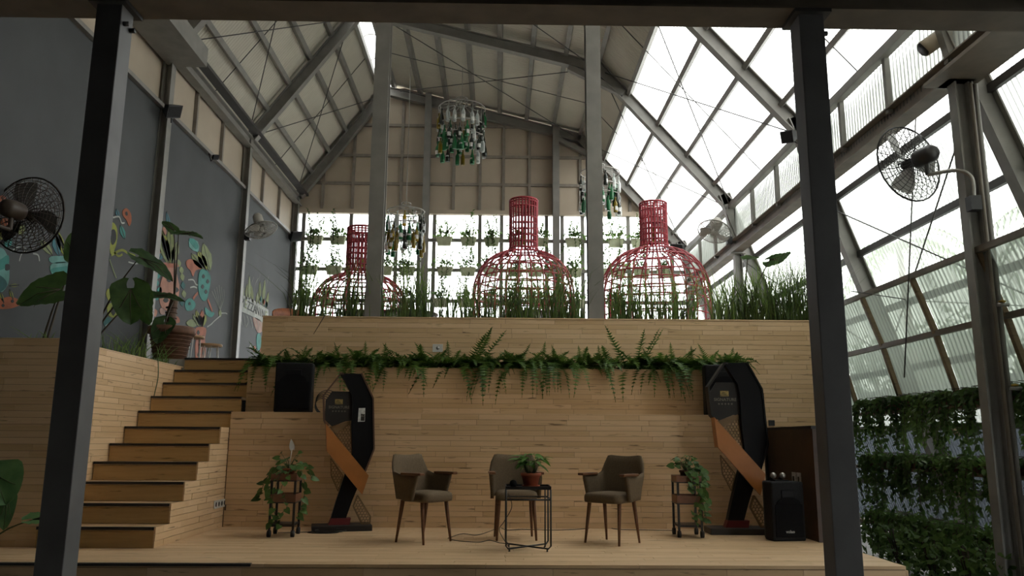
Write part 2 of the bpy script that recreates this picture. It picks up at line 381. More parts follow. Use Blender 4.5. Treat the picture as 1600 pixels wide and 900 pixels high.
# ---- roof sheets
def lerp(a, b, t): return a+(b-a)*t
rfl = sroot('ceiling_roof_left'); rfr = sroot('ceiling_roof_right'); rfs = sroot('window_roof_slope'); 
bays = list(zip([Y0]+FR, FR+[Y1+.15]))
NL = 5
lt = [(-.02)+1.02*i/NL for i in range(NL+1)]
for ya, yb in bays:
    if yb-ya < .4: ya = ya
    for i in range(NL):
        p, q = EL.lerp(RL, lt[i]), EL.lerp(RL, lt[i+1])
        corr(p.x, p.z+.13, q.x, q.z+.13, ya, yb, 'roof_sheet', M['roofpanel'], rfl)
    for i in range(7):
        p, q = RR.lerp(KN, i/7), RR.lerp(KN, (i+1)/7)
        corr(p.x, p.z+.13, q.x, q.z+.13, ya, yb, 'roof_sheet', M['roofpanel'], rfr)
PURX = [2.58, 3.14, 3.70, 4.22, 4.55]
def sz(x): return KN.z+(ER.z-KN.z)*(x-KN.x)/(ER.x-KN.x)
for ya, yb in bays:
    corr(1.98, sz(1.98)+.14, 2.58, sz(2.58)+.14, ya, yb, 'roof_sheet', M['roofpanel'], rfr)
    for a, b in zip(PURX[:-1], PURX[1:]):
        corr(a, sz(a)+.14, b, sz(b)+.14, ya, yb, 'glazing_sheet', M['clear'], rfs)
for t in lt[1:-1]:
    p = EL.lerp(RL, t); MB().bar((p.x,Y0,p.z+.05),(p.x,Y1,p.z+.05),.085,.14,(RL-EL).cross(V((0,1,0)))).build('purlin', M['steel'], rfl)
for i in range(0, 8):
    p = RR.lerp(KN, i/7); MB().bar((p.x,Y0,p.z+.05),(p.x,Y1,p.z+.05),.085,.14,(KN-RR).cross(V((0,1,0)))).build('purlin', M['steel'], rfr)
for x in PURX: MB().bar((x,Y0,sz(x)+.06),(x,Y1,sz(x)+.06),.075,.13,(ER-KN).cross(V((0,1,0)))).build('purlin', M['steel'], rfs)
# ridge vent
rv = sroot('window_ridge')
for ya, yb in bays:
    mb = MB(); k = 6; vs = []
    for y in (ya, yb):
        for i in range(k+1): a = pi*i/k; vs.append((-2.88-.2*cos(a), y, 9.66+.14*sin(a)))
    mb.add(vs, [(i, i+1, k+2+i, k+1+i) for i in range(k)], True); mb.build('vault_sheet', M['clear'], rv)
y = Y0+.4
while y < Y1: MB().tube([(-2.88-.19*cos(pi*i/8), y, 9.60+.14*sin(pi*i/8)) for i in range(9)], .012, 5).build('hoop', M['steel'], rv); y += 1.1
MB().bar((RL.x,Y0,RL.z+.05),(RL.x,Y1,RL.z+.05),.07,.16).build('ridge_bar', M['steel'], rv)
MB().bar((RR.x,Y0,RR.z+.05),(RR.x,Y1,RR.z+.05),.07,.16).build('ridge_bar', M['steel'], rv)

# ---- right clerestory strip, eave beam
cr = sroot('window_clerestory_right')
MB().bar((4.50,Y0,5.46),(4.50,Y1,5.46),.10,.12).build('top_rail', M['steel'], cr)
for a, b in zip(edges[:-1], edges[1:]):
    if b-a < .1: continue
    corr(4.58, 4.70, 4.5801, 5.42, a, b, 'glazing_sheet', M['clearw'], cr, amp=.014)
for a in edges[1:]: MB().box(4.50,4.56,a-.035,a+.035,4.72,5.42).build('mullion', M['steel'], cr)
er = sroot('trim_eave_beam_right')
MB().ibeam((4.58,Y0,4.66),(4.58,Y1,4.66),.20,.24).build('beam', M['steel_b'], er)
MB().box(4.30,4.78,Y0,7.55,4.50,4.54).build('haunch_plate', M['steel_b'], er)

# ---- portal frames
for i, Y in enumerate(FR):
    fr = sroot('steel_frame', (0, 0, 0))
    zb = 1.96 if Y > 10.4 else -.55
    Yw = Y if Y > 8 else 7.15
    MB().ibeam((-4.945,Yw,1.8 if Y < 10.4 else zb),(-4.945,Yw,6.85),.15,.13,(1,0,0)).build('column', M['steel'], fr)
    nrm = (RL-EL).cross(V((0,1,0)))
    apex = V((-2.88,0,9.62))
    MB().ibeam((EL.x+.1,Y,EL.z-.08),(apex.x,Y,apex.z-.10),.15,.22,nrm).build('rafter', M['steel'], fr)
    MB().ibeam((apex.x,Y,apex.z-.10),(KN.x,Y,KN.z-.10),.15,.22,(KN-RR).cross(V((0,1,0)))).build('rafter', M['steel'], fr)
    MB().ibeam((KN.x-.05,Y,KN.z-.06),(ER.x-.06,Y,ER.z-.02),.15,.22,(ER-KN).cross(V((0,1,0)))).build('rafter', M['steel'], fr)
    MB().bar((1.35,Y,KN.z-.09),(2.45,Y,7.78),.12,.12).build('knee_plate', M['steel'], fr)
    MB().ibeam((legx(5.72),Y,5.72),(legx(-.55),Y,-.55),.15,.22,(1,0,.345)).build('leg', M['steel'], fr)
    MB().ibeam((4.60,Y,zb),(4.60,Y,4.54),.13,.15,(1,0,0)).build('column', M['steel'], fr)
    MB().box(4.44,4.72,Y-.12,Y+.12,4.50,4.53).build('cap_plate', M['steel'], fr)
    MB().bar((4.58,Y,4.75),(4.42,Y,5.5),.10,.12).build('bracket', M['steel'], fr)
# second column and pipes standing next to the nearest right column
fc = sroot('steel_frame')
MB().tube([(4.70,7.34,-.55),(4.70,7.34,4.45)], .024, 8).build('pipe', M['steel'], fc)
MB().tube([(4.64,7.32,-.55),(4.64,7.32,4.45)], .018, 8).build('pipe', M['steel_b'], fc)

# ---- outer sloped glazing on the right
sg = sroot('wall_right')
ZS = [5.35, 4.45, 3.62, 2.80, 1.98, 1.16, .30, -.55]
def ox(z): return legx(z)+.17
for ya, yb in [(Y0-2.5, Y0)]+bays:
    for a, b in zip(ZS[:-1], ZS[1:]):
        corr(ox(b), b, ox(a), a, ya, yb, 'glazing_sheet', M['clear'] if a > 5 else (M['clearw'] if a > 1.6 else M['lowsheet']), sg, amp=.014)
for z in ZS[1:-1]: MB().bar((ox(z)-.08,Y0-2.5,z),(ox(z)-.08,Y1,z),.05,.09).build('purlin', M['steel_d'], sg)
# lower inner awning windows, rails and timber posts between the right columns
aw = sroot('window_awning_right')
xa, xb_, xc = 4.64, 4.86, 5.04
za, zb_, zc = 2.78, 2.14, 1.46
for ya, yb in ((4.2, FR[0]), (FR[0], FR[1]), (FR[1], FR[1]+2.2)):
    k = 3; L_ = (yb-ya)/k
    for i in range(k):
        a, b = ya+L_*i, ya+L_*(i+1)
        corr(xb_, zb_, xa, za, a+.03, b-.03, 'awning_pane', M['frost'], aw, amp=.006)
        corr(xc, zc, xb_, zb_, a+.03, b-.03, 'awning_pane', M['frost'], aw, amp=.006)
        for (x0, z0), (x1, z1) in (((xa, za), (xb_, zb_)), ((xb_, zb_), (xc, zc))):
            MB().bar((x0-.03,b,z0),(x1-.03,b,z1),.055,.05).build('post', M['postwood'], aw)
for x, z in ((xa, za), (xb_, zb_)): MB().bar((x-.03,4.2,z),(x-.03,13.4,z),.05,.06).build('rail', M['steel_b'], aw)

# ---- gable end wall
ge = sroot('wall_back')
GY = 18.95
gpoly_top = lambda x: (EL.z+(RL.z-EL.z)*(x-EL.x)/(RL.x-EL.x)) if x < RL.x else (RR.z+(KN.z-RR.z)*(x-RR.x)/(KN.x-RR.x) if x < KN.x else sz(x))
gx = [-5.0,-4.35,-3.62,-3.06,-2.44,-1.80,-1.15,-.5,.08,.72,1.36,1.98,2.6,3.2,3.8]
gz = [6.44,7.14,7.86,8.66,9.7]
for a, b in zip(gx[:-1], gx[1:]):
    for c, d in zip(gz[:-1], gz[1:]):
        ta, tb = gpoly_top(a)+.1, gpoly_top(b)+.1
        if max(ta, tb) <= c: continue
        poly = [(a, c), (b, c)]
        def cl_(z0): return None
        pts = []
        # clip the quad by the roof line
        sub = [(a, c), (b, c), (b, min(d, tb) if tb > c else c), (a, min(d, ta) if ta > c else c)]
        if (ta-d)*(tb-d) < 0:
            t = (d-ta)/(tb-ta); xm = a+(b-a)*t; sub = [(a, c), (b, c), (b, min(d, tb)), (xm, d), (a, min(d, ta))]
        if (ta-c)*(tb-c) < 0:
            t = (c-ta)/(tb-ta); xm = a+(b-a)*t
            sub = [(xm, c), (b, c), (b, min(d, tb))] if tb > c else [(a, c), (xm, c), (a, min(d, ta))]
            if tb > c and tb > d: sub = [(xm, c), (b, c), (b, d), (a+(b-a)*(d-ta)/(tb-ta), d)]
            if ta > c and ta > d: sub = [(a, c), (xm, c), (a+(b-a)*(d-ta)/(tb-ta), d), (a, d)]
        MB().prism(sub, lambda u, v, y: (u, y, v), GY, GY+.04).build('panel', M['panel'], ge, fix=True)
for x in gx[1:-1]: MB().box(x-.035,x+.035,GY-.05,GY,6.44,gpoly_top(x)).build('girt', M['girt'], ge)
for z in gz[1:-1]:
    x0 = -5+(z-EL.z)*(RL.x-EL.x)/(RL.z-EL.z) if z > EL.z else -5
    x1 = KN.x+(z-KN.z)*(ER.x-KN.x)/(ER.z-KN.z) if z < KN.z else RR.x+(z-RR.z)*(KN.x-RR.x)/(KN.z-RR.z)
    MB().box(x0,x1,GY-.055,GY-.005,z-.035,z+.035).build('girt', M['girt'], ge)
for x in (-1.80, 1.36): MB().ibeam((x,GY-.22,1.96),(x,GY-.22,gpoly_top(x)),.16,.2,(0,1,0)).build('column', M['steel'], ge)
MB().box(-5.15,6.6,GY-.02,GY+.1,-.75,1.96).build('base_wall', M['concrete'], ge)
MB().box(-5.0,3.75,GY-.12,GY+.02,6.36,6.46).build('lintel', M['panel'], ge)
# window wall
ww = sroot('window_back')
wx = [-5.0,-4.78,-3.63,-2.52,-1.96,-1.60,-.49,.04,1.14,1.52,2.02,3.14,4.2,5.2]
for x in wx: MB().box(x-.045,x+.045,GY-.03,GY+.03,1.96,6.38).build('mullion', M['steel'], ww)
for z in (5.71, 4.97, 4.21, 3.45, 2.7): MB().box(-5.0,5.4,GY-.10,GY-.02,z-.04,z+.04).build('rail', M['steel'], ww)
for a, b in zip(wx[:-1], wx[1:]): MB().box(a+.03,b-.03,GY,GY+.006,1.96,6.38).build('pane', M['glass'], ww)

# ---- slender poles behind the parapet
for px in (583, 931):
    p = aty(px, 498, 10.36); struct(MB().ibeam((p.x,p.y,1.9),(p.x,p.y,9.3 if px < 700 else 8.7),.20,.20,(0,1,0)).build('steel_pole', M['steel']))

# ---- dark building in front: columns, beam, deck, back
for x, nm in ((-2.545, 'column_left'), (2.035, 'column_right')):
    c = sroot(nm)
    MB().bevbox(x-.082,x+.082,4.80,4.965,-.55,3.74,.006).build('shaft', M['column'], c)
    MB().box(x-.12,x+.12,4.76,5.01,3.715,3.74).build('cap_plate', M['steel_d'], c)
    MB().box(x-.2,x+.2,4.7,5.1,-.55,-.53).build('base_plate', M['steel_d'], c)
    for dy in (4.84, 4.93): MB().tube([(x+.078,dy,3.60),(x+.115,dy,3.60)], .016, 6).build('bolt', M['steel_d'], c)
fb = sroot('trim_front_beam')
MB().ibeam((-7,4.90,3.87),(8,4.90,3.87),.26,.26).build('beam', M['steel_b'], fb)
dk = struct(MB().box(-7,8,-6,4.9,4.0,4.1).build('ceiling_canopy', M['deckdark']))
for x in (-3.9,-2.535,-1.3,0.1,1.15,2.2,3.6,5.0): MB().ibeam((x,-5.9,3.93),(x,4.85,3.93),.1,.14).build('joist', M['steel_d'], dk)
struct(MB().box(-7,8,4.95,5.0,3.89,9.9).build('wall_front_upper_bounce', M['cream']))  # unseen wall, coloured cream to bounce light into the hall
struct(MB().box(-7,8,-6.1,-6,-.55,4.1).build('wall_front_lightblock_back', M['deckdark']))  # unseen wall, added to block light leaking in from behind
struct(MB().box(5.2,5.3,-6,2.4,-.55,4.1).build('wall_front_lightblock_right', M['deckdark']))  # unseen wall, added to keep side light off the right column
struct(MB().box(-7.1,-7,-6,5,-.55,4.1).build('wall_front_lightblock_left', M['deckdark']))  # unseen wall, added to block light leaking in at the left

# ---- tie rods
tr = sroot('trim_tie_rods')
def roof_pt(side, t, Y): 
    if side == 'L': p = EL.lerp(RL, t); return V((p.x, Y, p.z-.12))
    if side == 'R': p = RR.lerp(KN, t); return V((p.x, Y, p.z-.12))
    p = KN.lerp(ER, t); return V((p.x, Y, p.z-.12))
for side in 'LRS':
    for a, b in ((FR[1], FR[2]), (FR[2], FR[3])):
        for t0, t1 in ((.04, .96), (.96, .04)):
            MB().tube([roof_pt(side, t0, a+.1), roof_pt(side, t1, b-.1)], .010, 5).build('rod', M['steel_d'], tr)
        mid = [roof_pt(side, .3, lerp(a, b, .5)), roof_pt(side, .7, lerp(a, b, .5))]
    for a, b in zip(FR[:-1], FR[1:]): MB().tube([roof_pt(side, .02, (a+b)/2)+V((0,0,.1)), roof_pt(side, .98, (a+b)/2)+V((0,0,.1))], .009, 5).build('rod', M['steel_d'], tr)
for a, b in ((FR[0], FR[1]), (FR[1], FR[2])):
    for za1, zb1 in ((4.3, 2.2), (2.2, 4.3)):
        MB().tube([(legx(za1)-.12,a+.1,za1),(legx(zb1)-.12,b-.1,zb1)], .010, 5).build('rod', M['steel_d'], tr)
p0, p1 = aty(1437,45,8.6), aty(1413,590,8.6)
MB().tube([p0, p1], .008, 5).build('hanging_cable', M['steel_d'], tr)
MB().tube([aty(1330,455,9.5), aty(1430,470,9), aty(1600,478,8)], .006, 5).build('hanging_cable', M['steel_d'], tr)

# ---- outside
yard = struct(MB().box(-40,60,-10,90,-.95,-.76).build('ground_outside', M['concrete']))
M['farwall'] = mat('shade_dark_neighbour_wall', (.085,.095,.105), .8, var=.3, scale=.8)  # shade of trees and eaves put into the wall's dark colour
M['farblue'] = mat('dark_blue_grey_door', (.022,.028,.040), .6)
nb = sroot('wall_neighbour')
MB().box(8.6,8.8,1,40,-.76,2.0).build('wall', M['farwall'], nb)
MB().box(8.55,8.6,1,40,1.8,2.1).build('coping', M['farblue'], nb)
for y in (9.0, 12.2, 16, 6.2): MB().box(8.56,8.6,y,y+1.0,-.7,1.3).build('shutter', M['farblue'], nb)
# ================================================================ OBJECTS
M['fabric'] = mat('olive_brown_upholstery', (.130,.094,.058), .9, var=.12, scale=60, spec=.2)
M['teak'] = wood('dark_teak', [(.10,.04,.02),(.15,.065,.03),(.19,.085,.04)], rnd=False, rough=.4)
M['redwood'] = mat('reddish_brown_tray', (.17,.075,.04), .5, var=.25, scale=14)
M['terra'] = mat('terracotta', (.40,.10,.045), .7, var=.15, scale=12)
M['terra_d'] = mat('dark_brown_clay', (.12,.055,.03), .75, var=.35, scale=9, bump=.3)
M['rubber'] = mat('dark_rubber', (.02,.018,.016), .7)
M['cable'] = mat('black_cable', (.012,.012,.012), .5, var=0)
M['orange'] = mat('orange_brown_plywood', (.40,.155,.04), .45, var=.12, scale=6)
M['gold'] = mat('gold_mesh', (.22,.135,.06), .5, .1)
M['goldprint'] = mat('gold_print', (.42,.30,.10), .4, .3, var=.3, scale=40)
M['silverprint'] = mat('silver_print', (.25,.22,.17), .5, var=0)
M['lacquer'] = mat('black_lacquer', (.006,.006,.007), .5, var=0, spec=.15)
M['panelblack'] = mat('charcoal_panel', (.013,.010,.008), .6, var=.2)
M['rim'] = mat('brown_edge_band', (.10,.05,.03), .5)
M['red'] = mat('deep_red_board', (.14,.012,.012), .6)
M['white'] = mat('white_plastic', (.62,.61,.58), .45, var=.05)
M['paper'] = mat('paper_white', (.55,.55,.53), .8, var=.25, scale=40)
M['spk'] = mat('speaker_black', (.008,.008,.009), .65, var=.25, scale=40, bump=.2, spec=.2)
M['grille'] = mat('speaker_grille', (.007,.007,.008), .85, var=.4, spec=.1, scale=260, bump=.4)
M['chrome'] = mat('grey_metal', (.32,.31,.29), .35, .8)
M['leaf'] = leafmat('pothos_leaf', (.035,.085,.02), (.12,.22,.05))
M['fern'] = leafmat('fern_green', (.035,.085,.015), (.11,.20,.035), .4)
M['reed'] = leafmat('reed_green', (.05,.10,.02), (.20,.29,.08), .5)
M['taro'] = leafmat('taro_green', (.018,.045,.014), (.06,.115,.03), .3)
M['vine'] = leafmat('vine_green', (.03,.065,.018), (.11,.19,.045), .45)
M['stem'] = mat('green_stem', (.06,.09,.03), .6)
M['darkstem'] = mat('brown_stem', (.05,.035,.02), .7)
M['bark'] = mat('ringed_bark', (.10,.06,.04), .9, var=.4, scale=20, bump=.5)
def textobj(s, size, depth, mt, parent, name, fr):
    """flat lettering; fr maps text (x, y) plane -> matrix"""
    cu = bpy.data.curves.new('lettering', 'FONT'); cu.body = s; cu.size = size; cu.extrude = depth; cu.align_x = 'CENTER'; cu.resolution_u = 2
    t = bpy.data.objects.new('lettering', cu); me = bpy.data.meshes.new_from_object(t)
    bpy.data.objects.remove(t); bpy.data.curves.remove(cu)
    me.materials.clear(); me.materials.append(mt); me.transform(fr)
    return put(name, me, parent)
def heart(mb, p, d, n, L, W, fold=.12, droop=.15, seg=4, lobe=.22):
    """heart shaped leaf: p attachment, d direction to tip, n normal"""
    d = V(d).normalized(); n = V(n); n = (n-d*n.dot(d)).normalized(); s = d.cross(n)
    prof = [(-lobe, .55), (0, .92), (.25, 1.0), (.5, .8), (.75, .45), (1.0, .0)] if seg >= 4 else [(-lobe*.5, .7), (.3, 1), (.7, .5), (1, 0)]
    vs = []; 
    for t, wv in prof:
        q = V(p)+d*(t*L)-n*(droop*L*t*t)
        base = V(p)+d*(max(t, 0)*L)-n*(droop*L*max(t, 0)**2)
        vs += [q+s*(wv*W/2)+n*(fold*W*wv*.5), base, q-s*(wv*W/2)+n*(fold*W*wv*.5)]
    fs = []
    for i in range(len(prof)-1):
        a = 3*i; fs += [(a, a+1, a+4, a+3), (a+1, a+2, a+5, a+4)]
    mb.add(vs, fs, True)
def rv(a=1.0): return V((RND.uniform(-a, a), RND.uniform(-a, a), RND.uniform(-a, a)))
def spline(pts, k=6):
    pts = [V(p) for p in pts]; out = []
    for i in range(len(pts)-1):
        p0, p1, p2, p3 = pts[max(i-1,0)], pts[i], pts[i+1], pts[min(i+2, len(pts)-1)]
        for j in range(k):
            t = j/k; out.append(.5*((2*p1)+(p2-p0)*t+(2*p0-5*p1+4*p2-p3)*t*t+(3*p1-p0-3*p2+p3)*t**3))
    return out+[pts[-1]]

# ---------------------------------------------------------------- armchairs
def armchair(name, label, loc, rz):
    root = thing(name, label, 'chair', loc, rz, 'upholstered armchairs on the stage')
    # curved shell: U in plan, high at the back, falling to the arms
    ns, nt_ = 28, 7; outer = []; inner = []
    def plan(s):   # s -1..1 : left arm front -> back -> right arm front
        a = abs(s); sg = 1 if s > 0 else -1
        if a < .42: x = .245*a/.42; y = .245-.03*(a/.42)**2
        elif a < .62: t = (a-.42)/.20; x = .245+.05*sin(t*pi/2); y = .215-.075*(1-cos(t*pi/2))-.02*t
        else: t = (a-.62)/.38; x = .295+.015*t; y = .12-.31*t
        return x*sg, y
    def top(s):
        a = abs(s)
        if a < .40: return .815-.012*cos(a/.40*pi/2)
        if a < .62: t = (a-.40)/.22; return .815-.185*(t*t*(3-2*t))
        return .625-.0*a
    def bot(s): a = abs(s); return .40 if a < .62 else .40-.012*(a-.62)/.38
    vs = []; 
    for i in range(ns+1):
        s = -1+2*i/ns; x, y = plan(s); x2, y2 = plan(min(1, s+.01)); x1, y1 = plan(max(-1, s-.01))
        tx, ty = x2-x1, y2-y1; l = sqrt(tx*tx+ty*ty); nx, ny = ty/l, -tx/l   # outward? fixed below
        if nx*x+ny*(y+.05) < 0: nx, ny = -nx, -ny
        for j in range(nt_+1):
            t = j/nt_; z = bot(s)+(top(s)-bot(s))*t
            lean = .085*t if abs(s) < .62 else .03*t
            taper = 1 if abs(s) < .62 else 1
            bx, by = x+nx*lean*.35, y+(lean if abs(s) < .62 else lean*.3)
            if abs(s) > .62: by += (1-t)*.10*((abs(s)-.62)/.38)     # arm panel narrows to the bottom
            th = .022 if j < nt_ else .012
            vs.append((bx+nx*th, by+ny*th, z)); vs.append((bx-nx*th, by-ny*th, z))
    fs = []; w_ = 2*(nt_+1)
    for i in range(ns):
        for j in range(nt_):
            a = i*w_+2*j; b = a+w_
            fs += [(a, b, b+2, a+2), (a+1, a+3, b+3, b+1)]
        a = i*w_; b = a+w_; fs.append((a, a+1, b+1, b)); a += 2*nt_; b += 2*nt_; fs.append((a, b, b+1, a+1))
    for i in (0, ns):
        for j in range(nt_): a = i*w_+2*j; fs.append((a, a+2, a+3, a+1))
    MB().add(vs, fs, True).build('backrest', M['fabric'], root, fix=True)
    # seat cushion: rounded trapezoid with a crowned top
    pl = []; N = 32
    for k in range(N):
        a = 2*pi*k/N; c_, s_ = cos(a), sin(a)
        ex = abs(c_)**.35*(1 if c_ > 0 else -1); ey = abs(s_)**.35*(1 if s_ > 0 else -1)
        wx = .275 if ey < 0 else .245; pl.append((ex*wx, ey*.255-.045))
    rings = [(.90,.375),(.985,.38),(1.0,.40),(1.0,.425),(.97,.45),(.86,.463),(.5,.474),(.15,.478)]
    vs = [(x*k, (y+.045)*k-.045, z) for k, z in rings for x, y in pl]
    fs = [(i*N+k, i*N+(k+1)%N, (i+1)*N+(k+1)%N, (i+1)*N+k) for i in range(len(rings)-1) for k in range(N)]
    fs += [tuple(range(N))[::-1], tuple((len(rings)-1)*N+k for k in range(N))]
    MB().add(vs, fs, True).build('seat', M['fabric'], root)
    for sx in (-1, 1):
        mb = MB(); x = sx*.315
        mb.bevbox(x-.042,x+.042,-.255,.085,.622,.646,.009)
        mb.build('armrest', M['teak'], root)
        for sy in (-1, 1):
            a = V((sx*.225, .15 if sy > 0 else -.18, .385)); b = V((sx*.255, -.245, 0)) if sy < 0 else V((sx*.25, .225, 0))
            MB().tube([a, a.lerp(b, .5), b], [.027, .021, .014], 10).build('leg', M['teak'], root)
    root.scale = (.75, .75, 1)
    return root
armchair('armchair', 'olive brown armchair at the left, turned right, its splayed legs clear of the table', (-.706,7.92,0), radians(53))
armchair('armchair', 'olive brown armchair facing forward behind the small black wire table', (.175,8.19,0), radians(4))
armchair('armchair', 'olive brown armchair at the right, turned left towards the wire table', (1.10,7.89,0), radians(-42))

# ---------------------------------------------------------------- wire side table
t = thing('side_table', 'small black wire side table with a tray top in front of the middle chair', 'table', (.272,7.42,0))
t.rotation_euler = (0,0,0)
hw = .195
def rrect(x0, x1, z0, z1, r, f):
    pts = []
    for cx, cz, a0 in ((x1-r, z0+r, -90), (x1-r, z1-r, 0), (x0+r, z1-r, 90), (x0+r, z0+r, 180)):
        for k in range(5): a = radians(a0+k*22.5); pts.append(f(cx+r*cos(a), cz+r*sin(a)))
    return pts
def tp(mb, n, mt): return mb.build(n, mt, t)
mb = MB().bevbox(-hw-.005,hw+.005,-hw,hw,.525,.535,.003)
for a, b, c, d in ((-hw-.005,hw+.005,-hw,-hw+.008),(-hw-.005,hw+.005,hw-.008,hw),(-hw-.005,-hw+.003,-hw,hw),(hw-.003,hw+.005,-hw,hw)): mb.box(a,b,c,d,.535,.552)
tp(mb, 'tray_top', M['blacksteel'])
for rr in (1, -1):   # two bent loops crossing under the table
    pts = []
    top = .525; q = .03
    P = [(-hw, -hw*rr, top), (-hw, -hw*rr, .05), (-hw+.02, (-hw+.02)*rr, .025), (hw-.02, (hw-.02)*rr, .025), (hw, hw*rr, .05), (hw, hw*rr, top)]
    tp(MB().tube(P, .0075, 8), 'frame_loop', M['blacksteel'])
for sx, sy in ((-1,-1),(1,-1),(1,1),(-1,1)):
    tp(MB().tube([(sx*(hw-.03),sy*(hw-.03),.028),(sx*(hw-.03),sy*(hw-.03),0)], [.004,.009], 8), 'foot', M['blacksteel'])
tp(MB().tube([(-hw,-hw,.44),(hw,-hw,.44),(hw,hw,.44),(-hw,hw,.44)], .007, 6, True), 'ring', M['blacksteel'])
for x0 in (0,):
    tp(MB().tube([(hw-.05,-hw,.525),(hw-.05,-hw,.06),(hw-.06,-hw+.02,.03)], .006, 6), 'spare_bar', M['blacksteel'])

# pot on the table
def pot(name, label, loc, r, h, mt, group=None, saucer=True, soil=True):
    p = thing(name, label, 'plant pot', loc, 0, group)
    MB().lathe([(r*.68,0),(r*.95,h*.78),(r*1.0,h*.78),(r*1.06,h*.80),(r*1.08,h*.98),(r*1.03,h),(r*.92,h),(r*.9,h*.86)], 24).build('pot', mt, p)
    if saucer: MB().lathe([(r*.75,-.001),(r*.95,.012),(r*.97,.018),(r*.7,.012)], 24).build('saucer', mt, p)
    MB().lathe([(r*.9,h*.84),(r*.5,h*.89),(.001,h*.9)], 16).build('soil', M['soil'], p)
    return p
p = pot('potted_plant', 'leafy bright green plant in a round terracotta pot on the black wire table', (.30,7.42,.5365), .087, .125, M['terra'])
p['category'] = 'plant'
mb = MB(); st_ = MB()
for k in range(40):
    a = RND.uniform(0, 2*pi); el = RND.uniform(.95, 1.5); L_ = RND.uniform(.11, .24)
    d = V((cos(a)*cos(el), sin(a)*cos(el), sin(el))); b = V((cos(a)*.03, sin(a)*.03, .11)); e = b+d*L_*.8
    st_.tube([b, e], .0025, 4)
    d2 = (V((cos(a), sin(a), .15+RND.uniform(-.5, .3)))).normalized()
    heart(mb, e, d2, V((0,0,1))+rv(.3), RND.uniform(.09, .135), RND.uniform(.045, .065), .2, .30)
M['brightleaf'] = leafmat('bright_leaf', (.05,.14,.02), (.16,.32,.06), .4)
mb.build('foliage', M['brightleaf'], p); st_.build('stems', M['stem'], p)
mi = thing('microphone', 'black microphone lying on the wire table beside the terracotta pot', 'microphone', (.14,7.36,.5365))
MB().lathe([(.001,0),(.022,.004),(.031,.025),(.033,.035),(.028,.055),(.012,.066),(.001,.068)], 16).build('head', M['spk'], mi)
MB().tube([(.0,.03,.02),(.02,.12,.015)], [.018,.012], 10).build('handle', M['spk'], mi)

# ---------------------------------------------------------------- plant trolleys
def trolley(label, loc, rz):
    t = thing('plant_trolley', label, 'trolley', loc, rz, 'plant trolleys on casters')
    hw, hd, H_ = .115, .145, .60
    for sx in (-1, 1):
        for sy in (-1, 1):
            x, y = sx*hw, sy*hd
            MB().box(x-.011,x+.011,y-.011,y+.011,.075,H_).build('post', M['blacksteel'], t)
            w_ = MB().tube([(x-.016,y-.004,.034),(x+.016,y-.004,.034)], .034, 14).build('caster', M['rubber'], t)
            MB().bar((x,y,.03),(x,y,.085),.016,.03).build('fork', M['blacksteel'], w_)
    for z, h in ((H_-.055, .06), (.335, .075)):
        tr_ = MB().box(-hw-.005,hw+.005,-hd-.005,hd+.005,z,z+.008)
        for s in (-1, 1):
            tr_.box(-hw-.012,hw+.012,s*(hd+.006)-.006,s*(hd+.006)+.006,z,z+h); tr_.box(s*(hw+.006)-.006,s*(hw+.006)+.006,-hd,hd,z,z+h)
        tr_.build('tray', M['redwood'], t)
        MB().box(-hw-.014,hw+.014,-hd-.014,hd+.014,z-.012,z).build('rail', M['blacksteel'], t)
    MB().box(-hw,hw,-hd,hd,.10,.122).build('bottom_shelf', M['blacksteel'], t)
    return t
trolley('narrow black three tier plant trolley beside the left ribbon display, vines over its trays', (-2.137,8.37,0), radians(3))
trolley('narrow black three tier plant trolley with reddish trays near the right ribbon display', (1.95,8.47,0), radians(-2))
def pothos(name, label, loc, potmat, vines, nleaf, extra=None):
    p = pot(name, label, loc, .062, .105, potmat, 'trailing plants on the trolleys', saucer=False)
    p['category'] = 'plant'
    lf = MB(); vn = MB()
    for v in vines:
        pts = spline([(0,0,.095)]+v, 5)
        vn.tube(pts, .0032, 5)
        for i in range(2, len(pts), 2):
            q = pts[i]; d = (V((q.x, q.y, 0)).normalized()*.8+rv(.5)+V((0,0,-.35)))
            heart(lf, q+rv(.012), d, V((0,-.7,.7))+rv(.5), RND.uniform(.055,.085), RND.uniform(.045,.07), .15, .25)
    for k in range(nleaf):
        a = RND.uniform(0, 2*pi); e = V((cos(a)*RND.uniform(.02,.13), sin(a)*RND.uniform(.02,.11), .10+RND.uniform(.02, .16)))
        vn.tube([(0,0,.09), V((0,0,.09)).lerp(e, .5)+V((0,0,.02)), e], .0025, 4)
        heart(lf, e, V((cos(a), sin(a), RND.uniform(-.5,.4))), V((0,-.6,.8))+rv(.5), RND.uniform(.05,.085), RND.uniform(.045,.07), .15, .25)
    lf.build('foliage', M['leaf'], p); vn.build('vine', M['stem'], p)
    return p
pl = pothos('trailing_plant', 'sparse trailing plant in a small red pot on the left trolley, one white leaf above', (-2.11,8.33,.554), M['terra'],
    [[(-.09,-.05,.10),(-.17,-.09,-.02),(-.14,-.17,-.12),(-.12,-.17,-.18)], [(-.12,-.02,.12),(-.22,-.02,.0),(-.26,-.03,-.12),(-.30,-.03,-.2)],
     [(.08,-.08,.12),(.17,-.1,.03),(.19,-.1,-.15),(.17,-.12,-.30),(.15,-.12,-.36)], [(.03,-.14,.06),(-.02,-.19,-.1),(.05,-.19,-.25),(-.03,-.2,-.36),(0,-.19,-.46)],
     [(-.05,-.14,.05),(-.1,-.19,-.2),(-.06,-.19,-.35),(-.1,-.19,-.43)], [(.1,-.02,.16),(.18,0,.12),(.24,-.02,.0)]], 12)
